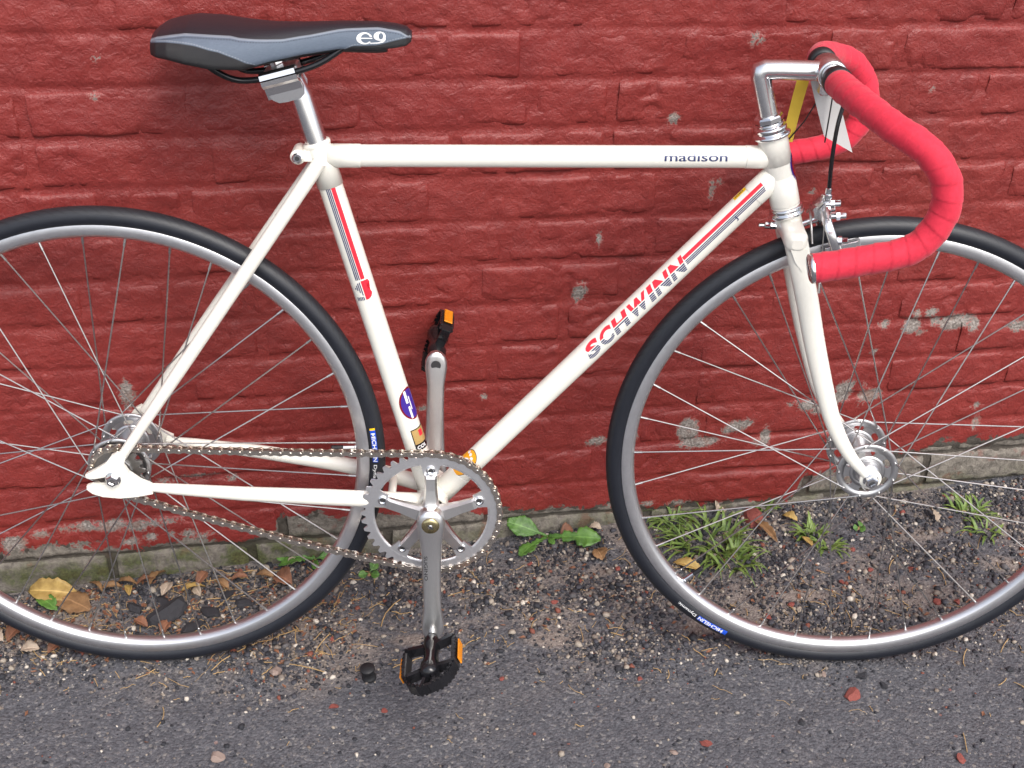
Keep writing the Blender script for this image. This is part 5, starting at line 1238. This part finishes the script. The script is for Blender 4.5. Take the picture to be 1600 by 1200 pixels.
# dandelions ---------------------------------------------------------------
def plant(x, y, leaves, label, group=None):
    r = empty('dandelion_plant', (x, y, gz(x, y))); tag(r, label, 'plant', group)
    for i, (ang, L, W, prof, rise, curl, tw) in enumerate(leaves):
        o = link('leaf', leaf_mesh('leaf', L, W, M_GREEN, prof, curl, 0.22, tw, 300 + i + int(1000 * abs(x)), rise=rise, n=22), r)
        o.rotation_euler = (math.copysign(0.62, math.cos(R(ang))) if prof != 'dand' or rise > 0.2 else 0.0, 0, R(ang)); o.location = (0, 0, 0.003); thicken(o, 0.0005)
    q = MB(); q.lathe([(0.0001, 0.004), (0.003, 0.0035), (0.0045, -0.002), (0.004, -0.006)], (0, 0, 0), (0, 0, 1), 10); q.build('root_crown', M_BROWN, r)
plant(0.570, 0.262, [(158, 0.064, 0.0145, 'spoon', 0.45, 0.30, 0.0), (-8, 0.084, 0.021, 'dand', 0.22, 0.26, -0.2), (-133, 0.068, 0.015, 'dand', 0.04, 0.20, 0.2), (-60, 0.024, 0.005, 'spoon', 0.2, 0.3, 0.0)], 'dandelion with broad and toothed leaves at the wall foot beside the chainring')
plant(0.205, 0.205, [(165, 0.064, 0.015, 'spoon', 0.16, 0.25, 0.2), (100, 0.050, 0.015, 'spoon', 0.45, 0.3, 0.0), (-160, 0.056, 0.014, 'dand', 0.06, 0.3, 0.3), (20, 0.030, 0.007, 'spoon', 0.3, 0.3, 0.0), (-70, 0.026, 0.006, 'spoon', 0.1, 0.3, 0.0)], 'low dandelion showing through the rear wheel near the tyre')
plant(0.262, 0.238, [(100, 0.060, 0.017, 'spoon', 0.75, 0.2, 0.1), (40, 0.040, 0.012, 'spoon', 0.4, 0.3, 0.0), (-70, 0.030, 0.006, 'spoon', 0.15, 0.3, 0.0), (-120, 0.034, 0.007, 'dand', 0.1, 0.2, 0.0)], 'small upright dandelion behind the rear tyre below the chain')
plant(0.292, 0.175, [(80, 0.022, 0.007, 'spoon', 0.4, 0.2, 0), (-20, 0.018, 0.006, 'spoon', 0.3, 0.2, 0), (200, 0.018, 0.006, 'spoon', 0.3, 0.2, 0)], 'tiny green seedling between the rear tyre and the chainring')
plant(1.075, 0.286, [(80, 0.012, 0.005, 'spoon', 0.3, 0.2, 0), (-40, 0.012, 0.005, 'spoon', 0.3, 0.2, 0), (190, 0.011, 0.005, 'spoon', 0.3, 0.2, 0)], 'tiny green seedling just below the front hub')

def tuft(x, y, n, spread, hl, label, lean=0.7, seed=0, mat=M_GRASS):
    rg = np.random.RandomState(seed); V = []; F = []; rib = []
    for i in range(n):
        a = rg.uniform(0, 6.283); rr_ = spread * math.sqrt(rg.rand()); bx, by = rr_ * math.cos(a), rr_ * math.sin(a) * 0.7
        L = hl * rg.uniform(0.5, 1.15); w = rg.uniform(0.0014, 0.0040); hd = a + rg.normal(0, 0.8); el = rg.uniform(0.35, 1.25)
        p = np.array((bx, by, -0.002)); K = 6; o_ = len(V)
        for k_ in range(K + 1):
            t = k_ / K; e = el - lean * 1.6 * t * t
            if k_: p = p + L / K * np.array((math.cos(hd) * math.cos(e), math.sin(hd) * math.cos(e), math.sin(e)))
            p[2] = max(p[2], 0.001) if k_ > 1 else p[2]
            ww = w * (1 - t) ** 0.55 + 0.0001; sd_ = np.array((-math.sin(hd), math.cos(hd), 0))
            for s in (-1, 0, 1): V.append(tuple(p + sd_ * s * ww + np.array((0, 0, abs(s) * ww * 0.5)))); rib.append(abs(s))
        for k_ in range(K):
            for j in range(2): q0_ = o_ + k_ * 3 + j; F.append((q0_, q0_ + 1, q0_ + 4, q0_ + 3))
    me = bpy.data.meshes.new('grass_tuft'); me.from_pydata(V, [], F); me.materials.append(mat); setattr_f(me, 'rib', rib)
    me.polygons.foreach_set('use_smooth', [True] * len(me.polygons))
    o = link('grass_tuft', me); o.location = (x, y, gz(x, y)); return tag(o, label, 'grass')
tuft(0.822, 0.255, 95, 0.055, 0.058, 'thick green grass tuft behind the front wheel rim', seed=1)
tuft(0.852, 0.205, 50, 0.034, 0.055, 'grass clump spilling forward from the thick tuft', seed=2, lean=0.9)
tuft(0.772, 0.300, 28, 0.020, 0.060, 'sparse grass blades at the left edge of the thick tuft', seed=3, lean=0.9)
tuft(0.930, 0.340, 22, 0.012, 0.030, 'little grass sprig growing in the wall foot crack', seed=4)
tuft(0.996, 0.272, 34, 0.018, 0.034, 'small grass sprout below the front hub with yellowed blades', seed=5)
tuft(1.018, 0.244, 22, 0.018, 0.030, 'thin yellowish grass wisp in front of the small sprout', seed=6)
tuft(1.268, 0.330, 34, 0.030, 0.040, 'sparse grass patch by the wall near the right spokes', seed=7)
tuft(1.285, 0.285, 18, 0.022, 0.034, 'low ragged grass patch in front of the sparse grass', seed=8)

# straw and crumbs nobody could count -----------------------------------------
b = MB(); rg = random.Random(5)
def straw(x, y, L, a, r, bend):
    P = []
    for t in np.linspace(0, 1, 6):
        px = x + L * (t - .5) * math.cos(a) - bend * L * 4 * t * (1 - t) * math.sin(a); py = y + L * (t - .5) * math.sin(a) + bend * L * 4 * t * (1 - t) * math.cos(a)
        P.append((px, py))
    zz = [gz(*p) + r + rg.uniform(0.0003, 0.003) for p in P]
    b.tube([(p[0], p[1], z) for p, z in zip(P, zz)], r, 4, smooth=True)
for _ in range(900):
    if rg.random() < 0.55: x = rg.uniform(-0.42, 0.30); y = rg.gauss(0.09, 0.06)
    else: x = rg.uniform(-0.3, 1.5); y = rg.gauss(0.10, 0.09)
    dd = float(wdist(np.array([x]), np.array([y]))[0])
    if dd < 0.012: continue
    straw(x, y, rg.choice((0.008, 0.012, 0.018, 0.03)) * rg.uniform(.7, 1.3), rg.uniform(0, 3.14), rg.uniform(0.0003, 0.0008), rg.uniform(-.15, .15))
for (x, y, L, a, bd) in [(0.125, 0.005, .10, 38, .10), (0.05, 0.150, .12, 12, .05), (0.10, 0.135, .10, 20, -.06), (0.02, 0.075, .07, 55, .1), (0.09, 0.06, .06, 48, 0), (-0.235, 0.02, .07, 50, .1), (0.36, -0.01, .045, 25, .02), (0.20, -0.02, .09, -12, .05), (0.24, 0.03, .05, 60, .1), (0.33, 0.09, .06, 65, .1), (1.11, 0.20, .05, 60, .1), (0.12, 0.175, .09, 8, .05)]:
    straw(x, y, L, R(a), 0.0009, bd)
so = b.build('straw_litter', M_STRAW); tag(so, 'dry straw bits and stems scattered over the ground by the wall', 'straw', kind='stuff')
V = []; F = []; rib = []
for _ in range(1000):
    if rg.random() < 0.75: x = rg.uniform(-0.42, 0.28); y = rg.gauss(0.085, 0.055)
    else: x = rg.uniform(0.3, 1.4); y = rg.gauss(0.17, 0.08)
    if float(wdist(np.array([x]), np.array([y]))[0]) < 0.01: continue
    L = rg.uniform(0.004, 0.012); w = L * rg.uniform(.3, .6); a = rg.uniform(0, 6.28); z = gz(x, y) + 0.002; o_ = len(V)
    for (s, t, h) in ((-1, 0, 0), (-.2, -1, .4), (1, -.2, .2), (.4, 1, .5), (0, 0, rg.uniform(-.2, .5))):
        V.append((x + L / 2 * s * math.cos(a) - w / 2 * t * math.sin(a), y + L / 2 * s * math.sin(a) + w / 2 * t * math.cos(a), z + h * w * .6)); rib.append(0.8)
    F += [(o_, o_ + 1, o_ + 4), (o_ + 1, o_ + 2, o_ + 4), (o_ + 2, o_ + 3, o_ + 4), (o_ + 3, o_, o_ + 4)]
me = bpy.data.meshes.new('leaf_crumbs'); me.from_pydata(V, [], F); me.materials.append(M_RUST); setattr_f(me, 'rib', rib)
tag(link('leaf_crumbs', me), 'crumbled brown leaf bits scattered along the wall foot', 'leaf litter', kind='stuff')
